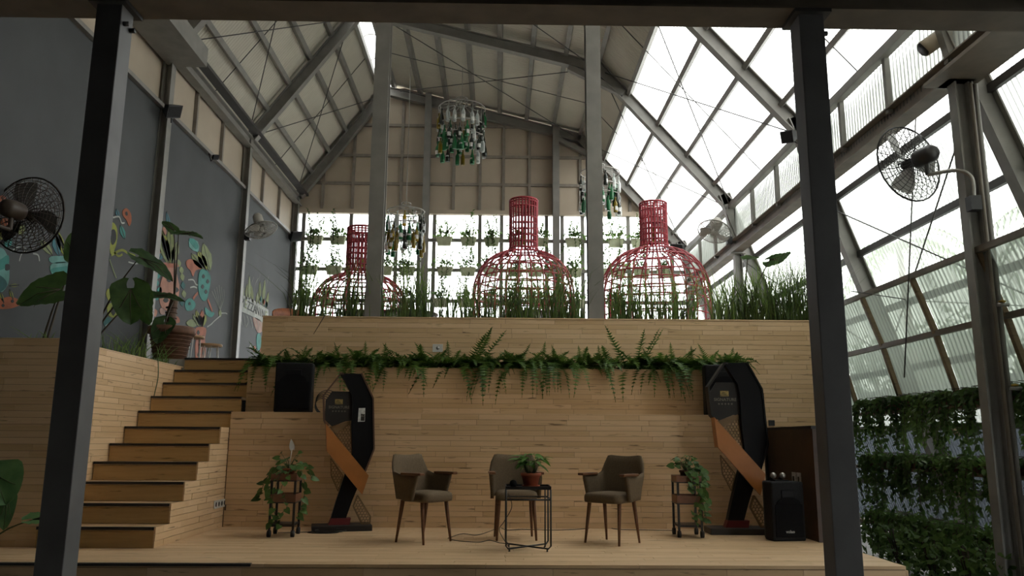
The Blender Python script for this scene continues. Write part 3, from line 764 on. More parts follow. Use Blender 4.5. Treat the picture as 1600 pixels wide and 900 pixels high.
mb = MB(); heart(mb, (.02,0,.30), (.15,-.05,-1), (0,-1,.2), -.10, .055); mb.tube([(0,0,.1),(.01,0,.22),(.02,0,.30)], .003, 4)
o = mb.build('white_leaf', M['white'], pl); o['label'] = 'pale white leaf standing above the plant'
pothos('trailing_plant', 'bushy trailing plant on the right trolley hanging down its right side', (1.94,8.44,.554), M['terra_d'],
    [[(.08,-.06,.10),(.13,-.12,.02),(.12,-.18,-.12),(.10,-.18,-.24),(.06,-.18,-.33)], [(.1,-.04,.12),(.17,-.08,.03),(.17,-.12,-.15),(.16,-.16,-.28),(.12,-.17,-.36)],
     [(.1,.0,.18),(.15,-.05,.08),(.13,-.15,-.05),(.13,-.17,-.22),(.16,-.17,-.40)], [(.02,-.12,.06),(.0,-.17,-.05),(.04,-.18,-.10)], [(.04,-.13,.08),(.06,-.18,-.02),(.08,-.18,-.1),(.03,-.18,-.3),(.05,-.18,-.4)],
     [(.1,-.04,.13),(.15,-.1,.05),(.16,-.15,-.08)]], 26)

# ---------------------------------------------------------------- ribbon shaped display stands
def hexmesh(mb, poly, fr, y0, y1, r=.020, wbar=.0062):
    """honeycomb bars inside polygon"""
    def inside(u, v):
        c = False; n = len(poly)
        for i in range(n):
            (x1, y1_), (x2, y2_) = poly[i], poly[i-1]
            if (y1_ > v) != (y2_ > v) and u < (x2-x1)*(v-y1_)/(y2_-y1_)+x1: c = not c
        return c
    us = [p[0] for p in poly]; vs_ = [p[1] for p in poly]
    dx, dy = r*sqrt(3), r*1.5; j = 0; v = min(vs_)
    while v < max(vs_)+r:
        u = min(us)-(dx/2 if j % 2 else 0)
        while u < max(us)+r:
            for a in (90, 210, 330):
                p0 = (u+r*cos(radians(a)), v+r*sin(radians(a))); p1 = (u+r*cos(radians(a+60)), v+r*sin(radians(a+60)))
                if inside(*p0) and inside(*p1): mb.bar(fr(p0[0], p0[1], y0), fr(p1[0], p1[1], y0), wbar, abs(y1-y0), fr(0,0,1)-fr(0,0,0))
            u += dx
        v += dy; j += 1
def stand(label, loc, rz, sc, rim, sticker):
    s = thing('ribbon_display', label, 'display stand', loc, rz, 'ribbon shaped display stands')
    s.scale = (sc, sc, sc)
    U = lambda pts: [((x-205)/456, (838-y)/456) for x, y in pts]
    F = lambda u, v, y: V((u, y, v))
    def part(n, poly, y0, y1, mt): return MB().prism(U(poly), F, y0, y1).build(n, mt, s, fix=True)
    # base
    MB().bevbox(-.36,.31,-.17,.17,0,.065,.008).build('base', M['panelblack'], s)
    # black ribbon: right limb down to the left foot
    outer = [(155,20),(265,20),(328,150),(343,420),(312,540),(240,790)]
    part('ribbon_right', [(150,20),(265,20),(328,150),(343,420),(240,690),(205,800),(130,800),(158,690),(232,440),(222,300),(222,190),(215,130)], -.06,.05, M['lacquer'])
    # rim strip around the outer edge
    mb = MB(); pts = U([(262,18),(330,150),(345,420),(300,545)])
    for a, b in zip(pts[:-1], pts[1:]): mb.bar((a[0],-.0,a[1]),(b[0],-.0,b[1]),.016,.15,(0,1,0))
    mb.build('edge_band', M['rim'] if rim else M['lacquer'], s)
    # thin left frame
    mb = MB(); pts = U([(152,22),(68,140),(78,275),(100,300)])
    for a, b in zip(pts[:-1], pts[1:]): mb.bar((a[0],-.0,a[1]),(b[0],-.0,b[1]),.018,.15,(0,1,0))
    mb.bar((pts[0][0]-.01,0,pts[0][1]),((160-205)/456+.02,0,pts[0][1]),.018,.15,(0,1,0))
    mb.build('edge_band', M['rim'] if rim else M['panelblack'], s)
    # sign panel
    sp = part('sign_panel', [(80,165),(112,116),(205,116),(224,150),(226,270),(190,275),(120,302),(80,268)], -.015,.015, M['panelblack'])
    z0 = (838-190)/456; cx = (150-205)/456
    MB().box(cx-.045,cx+.045,-.019,-.014,z0+.012,z0+.07).build('emblem', M['goldprint'], sp)
    for k in range(3): MB().box(cx-.045+.01*k,cx+.035-.012*k,-.022,-.018,z0+.018+.016*k,z0+.024+.016*k).build('emblem_line', M['panelblack'], sp)
    R = Matrix.Rotation(pi/2, 4, 'X')
    textobj('SIGNATURE', .046, .001, M['silverprint'], sp, 'lettering', Matrix.Translation((cx+.005,-.017,z0-.038))@R)
    textobj('\u2605\u2605\u2605\u2605\u2605' if False else '* * * * *', .05, .001, M['silverprint'], sp, 'stars', Matrix.Translation((cx+.005,-.017,z0-.095))@R)
    # gold honeycomb behind
    po = U([(135,335),(215,285),(232,440),(222,470)])
    mb = MB(); hexmesh(mb, po, F, .02, .035)
    for a, b in ((0,1),(1,2),(2,3),(3,0)): mb.bar(F(*po[a],.0275), F(*po[b],.0275), .010, .02, (0,1,0))
    mb.build('honeycomb_panel', M['gold'], s)
    part('beige_band', [(105,305),(215,272),(215,292),(140,335)], .0,.04, M['gold'])
    po = U([(122,470),(190,560),(168,640),(128,560)]); mb = MB(); hexmesh(mb, po, F, .02, .035)
    for a, b in ((0,1),(1,2),(2,3),(3,0)): mb.bar(F(*po[a],.0275), F(*po[b],.0275), .010, .02, (0,1,0))
    mb.build('honeycomb_panel', M['gold'], s)
    po = U([(268,660),(340,770),(338,806),(296,806),(248,716)]); mb = MB(); hexmesh(mb, po, F, -.04, -.025)
    for a in range(5): mb.bar(F(*po[a-1],-.0325), F(*po[a],-.0325), .016, .03, (0,1,0))
    mb.build('honeycomb_panel', M['gold'], s)
    # orange band crossing in front
    part('ribbon_band', [(85,288),(320,558),(290,656),(98,432)], -.115,-.075, M['orange'])
    MB().prism(U([(85,288),(98,432),(104,432),(91,292)]), F, -.075, .05).build('band_return', M['orange'], s, fix=True)
    part('red_foot', [(135,775),(238,775),(232,810),(122,810)], -.07,.055, M['red'])
    if sticker:
        q = part('sticker', [(255,205),(290,203),(290,275),(253,277)], -.064,-.0605, M['paper'])
        MB().box((268-205)/456,(288-205)/456,-.067,-.063,(838-272)/456,(838-235)/456).build('sticker_block', M['panelblack'], q)
        textobj('aD', .04, .001, M['silverprint'], q, 'lettering', Matrix.Translation(((278-205)/456,-.068,(838-250)/456))@R)
    return s
stand('black ribbon shaped display stand with orange band and white sticker, left of the chairs', (-1.635,8.88,0), radians(14), .925, True, True)
stand('taller black ribbon shaped display stand with orange band behind the right floor speaker', (2.575,8.72,0), radians(-2), 1.0, False, False)

# ---------------------------------------------------------------- loudspeakers
def speaker(name, label, loc, rz, W, D, H_, tilt=0, text=None):
    s = thing(name, label, 'speaker', loc, rz)
    if tilt: s.rotation_euler = (tilt, 0, rz)
    b = MB(); pr = [(-W/2,-D/2),(W/2,-D/2),(W/2*1.0,D*.05),(W*.34,D/2),(-W*.34,D/2),(-W/2,D*.05)]
    bm = bmesh.new(); vs = [bm.verts.new((x, y, 0)) for x, y in pr]; f = bm.faces.new(vs); r = bmesh.ops.extrude_face_region(bm, geom=[f])
    bmesh.ops.translate(bm, vec=(0,0,H_), verts=[v for v in r['geom'] if isinstance(v, bmesh.types.BMVert)])
    bmesh.ops.recalc_face_normals(bm, faces=bm.faces[:]); bmesh.ops.bevel(bm, geom=bm.edges[:], offset=.018, segments=2, affect='EDGES', profile=.5)
    me = bpy.data.meshes.new('cabinet'); bm.to_mesh(me); bm.free(); me.materials.append(M['spk']); put('cabinet', me, s)
    MB().bevbox(-W/2+.03,W/2-.03,-D/2-.012,-D/2+.002,H_*.07,H_*.62,.006).build('grille', M['grille'], s)
    n = 16; prof = MB()
    prof.add([(W*.36*cos(pi*k/n), -D/2-.002-.012, H_*.62+W*.20*sin(pi*k/n)) for k in range(n+1)]+[(W*.36*cos(pi*k/n), -D/2+.004, H_*.62+W*.20*sin(pi*k/n)) for k in range(n+1)],
        [tuple(range(n+1))]+[(k+1, k, n+1+k, n+2+k) for k in range(n)]); prof.build('arch', M['grille'], s, fix=True)
    MB().bevbox(-W*.2,W*.2,-D/2-.01,-D/2+.002,H_*.70,H_*.86,.008).build('horn', M['lacquer'], s)
    MB().bevbox(-W*.22,W*.22,-.05,.05,H_-.004,H_+.012,.005).build('handle', M['spk'], s)
    if text: textobj(text, .042, .001, M['white'], s, 'lettering', Matrix.Translation((0,-D/2-.0135,H_*.14))@Matrix.Rotation(pi/2, 4, 'X'))
    return s
speaker('loudspeaker', 'black loudspeaker standing on the wooden ledge above the left trolley', (-2.36,9.40,1.247), radians(6), .42, .34, .565)
speaker('loudspeaker', 'black loudspeaker on the wooden ledge, half hidden by the right ribbon display', (2.61,9.40,1.247), radians(-4), .42, .34, .58)
fs_ = speaker('loudspeaker', 'black floor loudspeaker with small white lettering beside the right ribbon display', (2.83,8.20,0), radians(8), .345, .30, .565, 0, 'volao')
for k, x in enumerate((-.045, .03)):
    mc = thing('microphone', ('left' if k == 0 else 'right')+'most of two silver microphone heads on top of the floor speaker', 'microphone', (2.81+x*1.25,8.16,.62), 0)
    MB().lathe([(.001,-.03),(.022,-.022),(.031,0),(.026,.018),(.012,.029),(.001,.031)], 14).build('head', M['chrome'], mc)
    MB().tube([(0,.02,-.02),(0,.12,-.035)], [.018,.013], 8).build('handle', M['spk'], mc)

# cable coil beside the left speaker, cables on the floor
mb = MB()
for k in range(5):
    rr = .085+.012*k; pts = [(rr*cos(2*pi*i/24)+.01*k, .015*k+.012*sin(4*pi*i/24), .115+rr*1.05*sin(2*pi*i/24)-.012*(4-k)) for i in range(24)]
    mb.tube(pts, .0045, 5, True)
o = mb.build('cable_coil', M['cable'], None, loc=(-2.03,9.36,1.257)); tag(o, 'coil of thin black cable leaning beside the left ledge loudspeaker', 'cable')
def cable(label, pix, z=.004, r=.004):
    pts = spline([atz(x, y, z) for x, y in pix], 6)
    o = MB().tube(pts, r, 5).build('floor_cable', M['cable']); tag(o, label, 'cable')
cable('black cable running along the floor under the left chair to the wire table', [(700,841),(722,834),(745,836),(768,829),(780,824),(792,828),(815,827)])
cable('loose black cable lying on the floor in front of the middle chair', [(704,843),(725,846),(750,847),(765,844),(780,848),(797,850)])
cable('thin black cable along the wall foot behind the right chair', [(815,827),(850,828),(880,828),(915,826),(940,822),(965,827),(1010,828),(1052,829)])
o = MB().tube(spline([(.10,7.5,.47),(.13,7.46,.36),(.06,7.55,.22),(.02,7.6,.14),(.10,7.45,.02),(.12,7.43,.006)], 6), .0035, 5).build('hanging_cable', M['cable']); tag(o, 'thin cable hanging from the wire table down to the floor', 'cable')
mb = MB()
for k in range(3): mb.tube([(.16*cos(2*pi*i/20)+.04*k, .09*sin(2*pi*i/20), .006+.009*k) for i in range(20)], .005, 5, True)
mb.tube(spline([(.1,.05,.01),(-.2,.0,.006),(-.45,-.05,.006)], 5), .004, 5)
o = mb.build('floor_cable', M['cable'], None, loc=(-1.80,8.62,0)); tag(o, 'black cable looped on the floor before the left ribbon display base', 'cable')

# sockets
def socket(label, loc, ax, n, w, h):
    s = thing('socket_plate', label, 'socket', loc)
    if ax == 'y':
        MB().bevbox(0,.010,-w/2,w/2,-h/2,h/2,.003).build('plate', M['white'], s)
        for k in range(n): y = -w/2+w*(k+.5)/n; MB().tube([(.004,y,0),(.0115,y,0)], h*.30, 12).build('outlet', M['black'], s)
    else:
        MB().bevbox(-w/2,w/2,-.010,0,-h/2,h/2,.003).build('plate', M['white'], s)
        for k in range(n): x = -w/2+w*(k+.5)/n; MB().tube([(x,-.004,0),(x,-.0115,0)], h*.22, 12).build('outlet', M['chrome'], s)
p = atx(344, 787, -3.0); socket('white plate of four sockets on the stair side wall', (-3.007,p.y,p.z), 'y', 4, .36, .085)
p = aty(684, 544, 10.1); socket('pale socket plate on the parapet above the ferns', (p.x,10.095,p.z), 'x', 1, .13, .10)
p = aty(1205, 661, 10.1); o = MB().box(p.x-.035,p.x+.035,10.07,10.098,p.z-.035,p.z+.035).build('wall_box', M['black']); tag(o, 'tiny square black box on the wall right of the right display', 'box')

# low dark partition at the right edge of the stage
pt = thing('low_partition', 'low dark brown partition along the right edge of the stage behind the floor speaker', 'partition', (3.13,8.7,0))
M['darkbrown'] = mat('dark_brown_board', (.055,.028,.016), .5, var=.25, scale=5)
MB().box(-.025,.025,-.72,.70,0,1.08).build('board', M['darkbrown'], pt)
MB().box(-.04,.04,-.73,.72,1.08,1.11).build('top_rail', M['black'], pt)
MB().box(-.04,.3,.66,.72,0,1.08).build('return_board', M['black'], pt)
for y in (-.30, -.16): 
    q = MB().bevbox(-.036,-.024,y-.05,y+.05,.50,.64,.003).build('socket', M['paper'], pt); MB().box(-.039,-.034,y-.02,y+.02,.54,.60).build('switch', M['black'], q)
# ================================================================ PLANTS
# ---- ferns
def frond_mesh(L, droop, lift, k):
    mb = MB(); n = 18; pts = []
    for i in range(n+1):
        t = i/n; pts.append(V((0, -L*t*(1-.15*t), lift*L*t-droop*L*t*t)))
    mb.tube(pts[::3], .0030, 3)
    for i in range(1, n+1):
        t = i/n; w = L*.20*sin(pi*min(1, .12+t*.9))**.8*(1-.2*t); d = (pts[i]-pts[i-1]).normalized(); up = V((1,0,0)).cross(d).normalized()
        for s in (-1, 1):
            a = pts[i]; e = a+V((s,0,0))*w+d*w*.35-up*w*RND.uniform(-.15,.4); b = d*(L/n*.72)
            mb.add([a-b*.6, a+b, e], [(0,1,2)])
    return mb.mesh('frond', M['fern'])
FROND = [frond_mesh(L, dr, li, k) for k, (L, dr, li) in enumerate([(.36,.45,.85),(.42,.9,.95),(.34,.2,.8),(.46,1.15,.9),(.40,.6,1.1),(.30,.5,.5),(.44,1.6,.75),(.36,.1,1.3)])]
fx = [-2.80,-2.52,-2.22,-1.95,-1.68,-1.40,-1.14,-.86,-.60,-.36,-.05,.22,.46,.72,1.02,1.30,1.66,1.90,2.10,2.36,2.62,2.82]
place = ['at the far left end above the stairs','partly behind the left loudspeaker','just right of the left loudspeaker','right above the left ribbon display','fifth from the left end','sixth from the left end','to the left of the socket plate',
 'directly below the socket plate','just right of the socket plate','with tall upright fronds left of the middle chair','above the left side of the middle chair','above the pot on the wire table','just right of the pot on the wire table','with long hanging fronds near the centre','above the left edge of the right chair',
 'straight above the right chair','with tall upright fronds right of the right chair','left of the right trolley','above the left edge of the right trolley','above the right edge of the right trolley','behind the right ledge loudspeaker','at the far right end above the right display']
for i, x in enumerate(fx):
    r = thing('fern', 'green fern in the wooden trough, '+place[i], 'fern', (x,9.83,1.795), 0, 'ferns in the trough above the stage')
    tall = i in (9, 16); hang = i in (10, 12, 13, 18)
    for k in range(46):
        fm = FROND[RND.choice([0,1,2,3,5,6])]; a = RND.uniform(-pi, pi); sc = RND.uniform(.7,1.1)
        if abs(a) > 1.9: sc *= .72
        put('frond', fm, r, (RND.uniform(-.1,.1),RND.uniform(-.08,.02),RND.uniform(0,.03)), (RND.uniform(-.2,.2),RND.uniform(-.2,.2),a), (sc,)*3)
    for k in range(4 if tall else 1): put('frond', FROND[7], r, (RND.uniform(-.06,.06),.0,0), (RND.uniform(0,.3),RND.uniform(-.3,.3),RND.uniform(-1,1)), (1.25 if tall else .8,)*3)
    if hang:
        for k in range(4): put('frond', FROND[6], r, (RND.uniform(-.15,.15),-.08,.05), (RND.uniform(-.1,.25),0,RND.uniform(-.5,.5)), (RND.uniform(.8,1.05),)*3)

# ---- reeds in the parapet trough
def blades(n, rx, ry_, h0, h1, wd, lean=.18):
    mb = MB()
    for k in range(n):
        b = V((RND.uniform(-rx, rx), RND.uniform(-ry_, ry_), 0)); h = RND.uniform(h0, h1); a = RND.uniform(0, 2*pi); l = RND.uniform(0, lean)*h; q = RND.uniform(0, pi)
        s = V((cos(q), sin(q), 0))*wd/2; dirv = V((cos(a), sin(a), 0)); vs = []
        for j, t in enumerate((0, .45, .8, 1)):
            p = b+dirv*l*t*t*1.3+V((0,0,h*(t-.12*lean*t*t))); ww = s*(1, .9, .6, .08)[j]; vs += [p-ww, p+ww]
        mb.add(vs, [(0,1,3,2),(2,3,5,4),(4,5,7,6)], True)
    return mb
clumps = [(474,.5,70,.75),(500,.38,40,.62),(540,.45,70,.70),(566,.5,60,.70),(612,.35,50,.60),(642,.45,80,.72),(662,.4,60,.68),(700,.45,60,.55),(735,.45,70,.60),(770,.45,70,.62),(800,.45,100,.72),(826,.45,80,.62),(865,.5,100,.70),(895,.45,80,.62),
          (965,.4,70,.66),(985,.45,80,.62),(1012,.45,70,.58),(1045,.5,90,.60),(1072,.45,90,.64),(1130,.55,110,.62),(1160,.6,140,.62),(1190,.6,150,.70),(1220,.65,160,.72),(1250,.65,160,.78),(1285,.6,140,.74)]
for i, (px, s, n, h) in enumerate(clumps):
    p = aty(px, 500, 10.36)
    side = 'left of the left pole' if px < 580 else ('between the two poles' if px < 925 else 'right of the right pole')
    seq = [c[0] for c in clumps if (c[0] < 580) == (px < 580) and (c[0] < 925) == (px < 925)]
    od = ['first','second','third','fourth','fifth','sixth','seventh','eighth','ninth','tenth','eleventh'][seq.index(px)]
    g = thing('reed_clump', f'upright green reed clump on the parapet, {od} from the left {side}', 'grass', (p.x,p.y,2.38), 0, 'reed clumps along the parapet')
    blades(int(n*.85), .13, .12, h*.35, h*1.5, .013, .35).build('blades', M['reed'], g)['kind'] = 'stuff'
    blades(n//3, .15, .12, h*.6, h*1.5, .010, .7).build('stalks', M['stem'], g)['kind'] = 'stuff'

# ---- taro (elephant ear) leaves
def taro(mb, st, base, tip, d, n, L, W, wav=.04, r0=.014):
    """petiole from base to tip, blade hanging from tip along d"""
    b, t = V(base), V(tip); mid = b.lerp(t, .55)+V((0,0,.08*(t-b).length))
    st.tube(spline([b, mid, t], 6), [r0*(1-.6*i/12) for i in range(13)], 7)
    d = V(d).normalized(); n = V(n); n = (n-d*n.dot(d)).normalized(); s = d.cross(n)
    NT, NS = 14, 8; vs = []; fs = []
    for i in range(NT+1):
        u = -.32+1.32*i/NT
        if u < 0: wv = .62+.38*(1-(u/.32)**2)*1.0; gap = .20*(-u/.32)**.7; wv *= (1-.55*(-u/.32)**3)
        else: wv = (1-u)**.62*(1+.55*u); gap = 0
        for j in range(-NS, NS+1):
            q = j/NS; x = (gap+(1-gap)*abs(q))*(1 if q >= 0 else -1)*wv*W/2 if u < 0 else q*wv*W/2
            rip = wav*L*sin(9*u+3*abs(q))*abs(q)**2*.5+wav*L*.35*sin(34*u)*abs(q)
            vs.append(t+d*(u*L)+s*x+n*(.16*W*abs(q)*.6-.22*L*max(0, u)**2+rip))
    Wd = 2*NS+1
    for i in range(NT):
        for j in range(Wd-1):
            u = -.32+1.32*(i+.5)/NT
            if u < -.02 and j in (NS-1, NS): continue
            a = i*Wd+j; fs.append((a, a+1, a+Wd+1, a+Wd))
    mb.add(vs, fs, True)
    for sg in (-1, 0, 1): st.tube([t, t+d*L*.5+s*(sg*W*.22)+n*(.03-.05*L), t+d*L*(.92 if sg == 0 else .62)+s*(sg*W*.36)-n*(.19*L if sg == 0 else .04*L)], [.006,.004,.002], 4)
def taro_plant(label, base, leaves, r0=.014, wav=.04):
    t = thing('elephant_ear_plant', label, 'plant', base)
    for (tip, d, n, L, W) in leaves:
        mb = MB(); st = MB(); taro(mb, st, (RND.uniform(-.04,.04),RND.uniform(-.04,.04),0), V(tip)-V(base), d, n, L, W, wav, r0)
        a = mb.build('leaf', M['taro'], t); st.build('stalk', M['darkstem'], a)
    return t
# big leaves in the planting bed, left of the dark column and right of it
YB = 8.6
taro_plant('large dark elephant ear plant in the bed left of the dark front column', (-4.66,8.2,1.78),
    [(aty(95,452,8.15),(-.75,-.25,-.25),(.2,-.75,.6),.42,.46), (aty(118,400,8.3),(-.15,-.1,.9),(.1,-.9,.2),.28,.22)])
taro_plant('tall elephant ear plant with broad leaves in the bed beside the stairs', (-4.62,8.9,1.78),
    [(aty(204,452,8.9),(.12,-.1,-1) ,(.25,-.9,.25),.40,.42),(aty(218,402,8.9),(.85,.1,-.42),(.25,-.6,.75),.44,.26),(aty(225,460,9.2),(.1,.1,-1),(-.4,-.8,.3),.36,.36)])
# potted one
pp = aty(265, 556, 10.75)
po = pot('large_potted_plant', 'elephant ear plant with a trunk in a big ribbed brown pot above the stairs', (-4.42,10.80,1.96), .285, .46, M['terra_d'], None, saucer=True); po['category'] = 'plant'
mb = MB()
for z in (.08,.13,.18,.23,.28,.33): mb.lathe([(.285*(.70+.27*z/.36)-.003,z-.006),(.285*(.70+.27*z/.36)+.006,z),(.285*(.70+.27*z/.36)-.003,z+.006)], 28)
mb.build('ribs', M['terra_d'], po)
tk = MB().tube([(-.02,0,.38),(-.03,0,.6),(.0,0,.85)], [.075,.07,.05], 12)
for z in (.45,.52,.59,.66,.73): tk.lathe([(.074,z-.01),(.079,z),(.072,z+.01)], 14, (-.025,0,0))
tk.build('trunk', M['bark'], po)
B0 = V((-4.42,10.80,1.96))
for tip, d, n, L, W in [(aty(279,366,10.7),(.9,-.1,.0),(.1,-.45,.9),.34,.26),(aty(272,360,10.9),(-.6,.0,.5),(0,-.8,.5),.24,.14),(aty(240,462,10.6),(.95,-.1,-.02),(.1,-.55,.8),.42,.20),(aty(258,505,10.55),(-.1,-.3,-.6),(.1,-.8,.5),.3,.3)]:
    mb = MB(); s2 = MB(); taro(mb, s2, (0,0,.85), V(tip)-B0, d, n, L, W); a = mb.build('leaf', M['taro'], po); s2.build('stalk', M['darkstem'], a)
# bottom left foreground plant (on the visitors' floor beside the stage)
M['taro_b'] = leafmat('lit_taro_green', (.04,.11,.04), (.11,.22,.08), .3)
t = thing('elephant_ear_plant', 'light green elephant ear plant at the left edge of the stage ', 'plant', (-4.35,7.0,0))
for tip, d, n, L, W in [(aty(-8,742,6.95),(.35,-.2,-.45),(.35,-.8,.35),.30,.42),(aty(12,778,6.95),(.05,-.1,-1),(.5,-.8,.1),.26,.14),(aty(52,812,7.05),(.8,.2,.1),(0,-.5,.85),.28,.17)]:
    mb = MB(); s2 = MB(); taro(mb, s2, (0,0,0), V(tip)-V((-4.35,7.0,0)), d, n, L, W, r0=.010); a = mb.build('leaf', M['taro_b'], t); s2.build('stalk', M['stem'], a)
# right side leaves above the reeds
taro_plant('elephant ear plant rising above the reeds at the right, two leaves against the sky', (3.18,10.36,2.38),
    [(aty(1203,406,10.36),(.85,.1,.18),(-.1,-.55,-.8),.34,.22),(aty(1168,405,10.36),(.35,-.9,.05),(0,.25,1),.22,.22)])
# grassy weeds in the left bed
for i, (px, py, n, lab) in enumerate([(180,535,60,'just right of the dark front column'),(206,545,45,'between the column and the big pot'),(232,560,50,'in front of the big brown pot'),(262,572,24,'near the top of the stairs'),(20,528,20,'far left')]):
    p = atx(px, py, -4.3); g = thing('weed_tuft', 'tuft of thin green grass in the planting bed, '+lab, 'grass', (-4.3,max(7.7,min(10.1,p.y)),1.79), 0, 'grass tufts in the planting bed')
    b = blades(n, .22, .14, .12, .42 if i < 3 else .2, .012, .9).build('blades', M['reed'], g); b['kind'] = 'stuff'
o = MB().tube(spline([atx(247,560,-4.04), atx(247,590,-4.03), atx(240,625,-4.03), atx(243,648,-4.03)], 6), .006, 5).build('hanging_vine', M['stem']); tag(o, 'thin vine hanging down the stair side of the bed wall', 'vine')
o = MB().tube([aty(508,492,10.07), aty(490,522,10.06)], [.006,.003], 4).build('bent_reed', M['darkstem']); tag(o, 'single dark bent reed hanging over the parapet at the left', 'reed')

# ---- planter boxes on the back window rails
def leafspray(n, rx, ry_, z0, z1, s0, s1, mb=None):
    mb = mb or MB()
    for k in range(n):
        p = V((RND.gauss(0, rx), RND.gauss(0, ry_), RND.uniform(z0, z1)))
        heart(mb, p, rv()+V((0,0,.1)), rv()+V((0,-.3,.5)), RND.uniform(s0, s1), RND.uniform(s0, s1)*.6, .1, .2, seg=2)
    return mb
def twigs(mb, lf, n, h, sp, s, down=False):
    for k in range(n):
        b = V((RND.uniform(-.14,.14), RND.uniform(-.04,.0), .1)); a = RND.uniform(-1, 1); hh = h*RND.uniform(.5, 1)
        if down: pts = [b, b+V((a*.05,-.10,.04)), b+V((a*.08,-.12,-hh*.5)), b+V((a*.10+RND.uniform(-.04,.04),-.12,-hh))]
        else: pts = [b, b+V((a*sp*.3,0,hh*.4)), b+V((a*sp,RND.uniform(-.1,.1),hh))]
        pts = spline(pts, 5); mb.tube(pts, .006, 3)
        for q in pts[3:]:
            for z in range(2): heart(lf, q+rv(.015), rv(), rv(), s*RND.uniform(.7,1.2), s*.6, .1, .2, seg=2)
M['troughgreen'] = mat('grey_green_trough', (.34,.37,.24), .7, var=.2)
cols = {5.71: [490,526,604,640,693,731,768,809,845,896,931,963,999], 4.97: [484,522,601,636,695,731,767,805,836,862,897,941,965,1002,1038], 4.21: [478,515,592,636,690,728,765,800,838,870,900,960]}
rown = {5.71: 'top', 4.97: 'middle', 4.21: 'bottom'}
words = ['first','second','third','fourth','fifth','sixth','seventh','eighth','ninth','tenth','eleventh','twelfth','thirteenth','fourteenth','fifteenth']
for z, pxs in cols.items():
    for k, px in enumerate(pxs):
        p = aty(px, 420, 18.75)
        b = thing('planter_box', f'plant trough on the {rown[z]} rail of the back window, {words[k]} from the left', 'planter', (p.x,18.73,z), 0, 'planter boxes on the back window rails')
        mb = MB(); vs = []
        for zz, w_, d_ in ((-.17,.155,.05),(.03,.185,.07)): vs += [(-w_,-d_,zz),(w_,-d_,zz),(w_,d_,zz),(-w_,d_,zz)]
        mb.add(vs, [(3,2,1,0),(4,5,6,7),(0,1,5,4),(1,2,6,5),(2,3,7,6),(3,0,4,7)]); mb.box(-.195,.195,-.08,.08,.015,.035); mb.build('trough', M['troughgreen'], b)
        lf = leafspray(70, .13, .05, .03, .20, .06, .10); tw = MB()
        twigs(tw, lf, RND.randint(3,6), RND.uniform(.3,.75), .2, .06); 
        if RND.random() < .75: twigs(tw, lf, RND.randint(2,5), RND.uniform(.4,.9), .1, .06, True)
        lf.build('foliage', M['vine'], b); tw.build('stems', M['darkstem'], b)

# ---- vertical garden on the right: troughs with trailing vines
def trail(n, h, wd):
    lf = MB(); tw = MB()
    for k in range(n):
        b = V((RND.uniform(-.12,.10), RND.uniform(-wd, wd), .06)); hh = h*RND.uniform(.35, 1); sw = RND.uniform(-.08,.08)
        pts = spline([b, b+V((-.10,sw*.4,.06)), b+V((-.15,sw,-hh*.45)), b+V((-.14+RND.uniform(-.05,.05),sw*1.4,-hh))], 6); tw.tube(pts, .0035, 3)
        for q in pts[2:]:
            for z in range(2): heart(lf, q+rv(.02), rv(.8)+V((-.2,0,-.6)), rv(.6)+V((-1,-.5,.3)), RND.uniform(.045,.075), RND.uniform(.025,.04), .1, .2, seg=2)
    for k in range(70):
        heart(lf, V((RND.uniform(-.22,.12), RND.uniform(-wd*1.1, wd*1.1), RND.uniform(.02,.14))), rv()+V((0,0,.3)), rv(.6)+V((-.4,-.4,.6)), RND.uniform(.05,.085), RND.uniform(.03,.045), .1, .2, seg=2)
    for k in range(6):
        a = RND.uniform(-wd, wd); tw.tube([(RND.uniform(-.15,.0)+.09*cos(pi*i/8), a, .06+.11*sin(pi*i/8)) for i in range(9)], .004, 3)
    return lf, tw
YS = [7.30,7.95,8.6,9.25,9.9,10.55]
VAR = {}
for r, z in enumerate((1.36, .66, -.05)):
    rn = ('upper','middle','lower')[r]; x = 5.02 if r == 0 else 5.0
    rt = struct(MB().box(x-.10,x+.14,4.2,11.2,z-.05,z-.015).build('trim_planter_shelf', M['postwood']))
    for Y in (7.2, 9.0, 5.4): MB().bar((x-.08,Y,z-.05),(x+.12,Y,z-.33),.04,.04).build('shelf_bracket', M['postwood'], rt)
    for k, Y in enumerate(YS):
        b = thing('trailing_planter', f'vine planter on the {rn} shelf of the green wall, {words[k]} from the near end', 'planter', (x,Y,z), 0, 'vine planters of the right green wall')
        MB().bevbox(-.09,.10,-.30,.30,-.013,.09,.008).build('trough', M['terra_d'], b)
        key = (r, k % 3)
        if key not in VAR: lf, tw = trail(21, (.62,.66,.5)[r], .31); VAR[key] = (lf.mesh('foliage', M['vine']), tw.mesh('stems', M['darkstem']))
        put('foliage', VAR[key][0], b); put('stems', VAR[key][1], b)
# bushy plants on the ground at the foot of the green wall
for k, Y in enumerate((7.6, 8.3, 9.0, 9.7)):
    b = thing('ground_shrub', f'dark leafy shrub at the foot of the green wall, {words[k]} from the near end', 'shrub', (4.72,Y,-.55), 0, 'shrubs at the foot of the green wall')
    lf = leafspray(260, .17, .26, .02, .55, .06, .10); tw = MB()
    for q in range(8): tw.tube([(0,0,0),(RND.uniform(-.2,.2),RND.uniform(-.25,.25),.5)], .008, 4)
    lf.build('foliage', M['vine'], b); tw.build('stems', M['darkstem'], b)

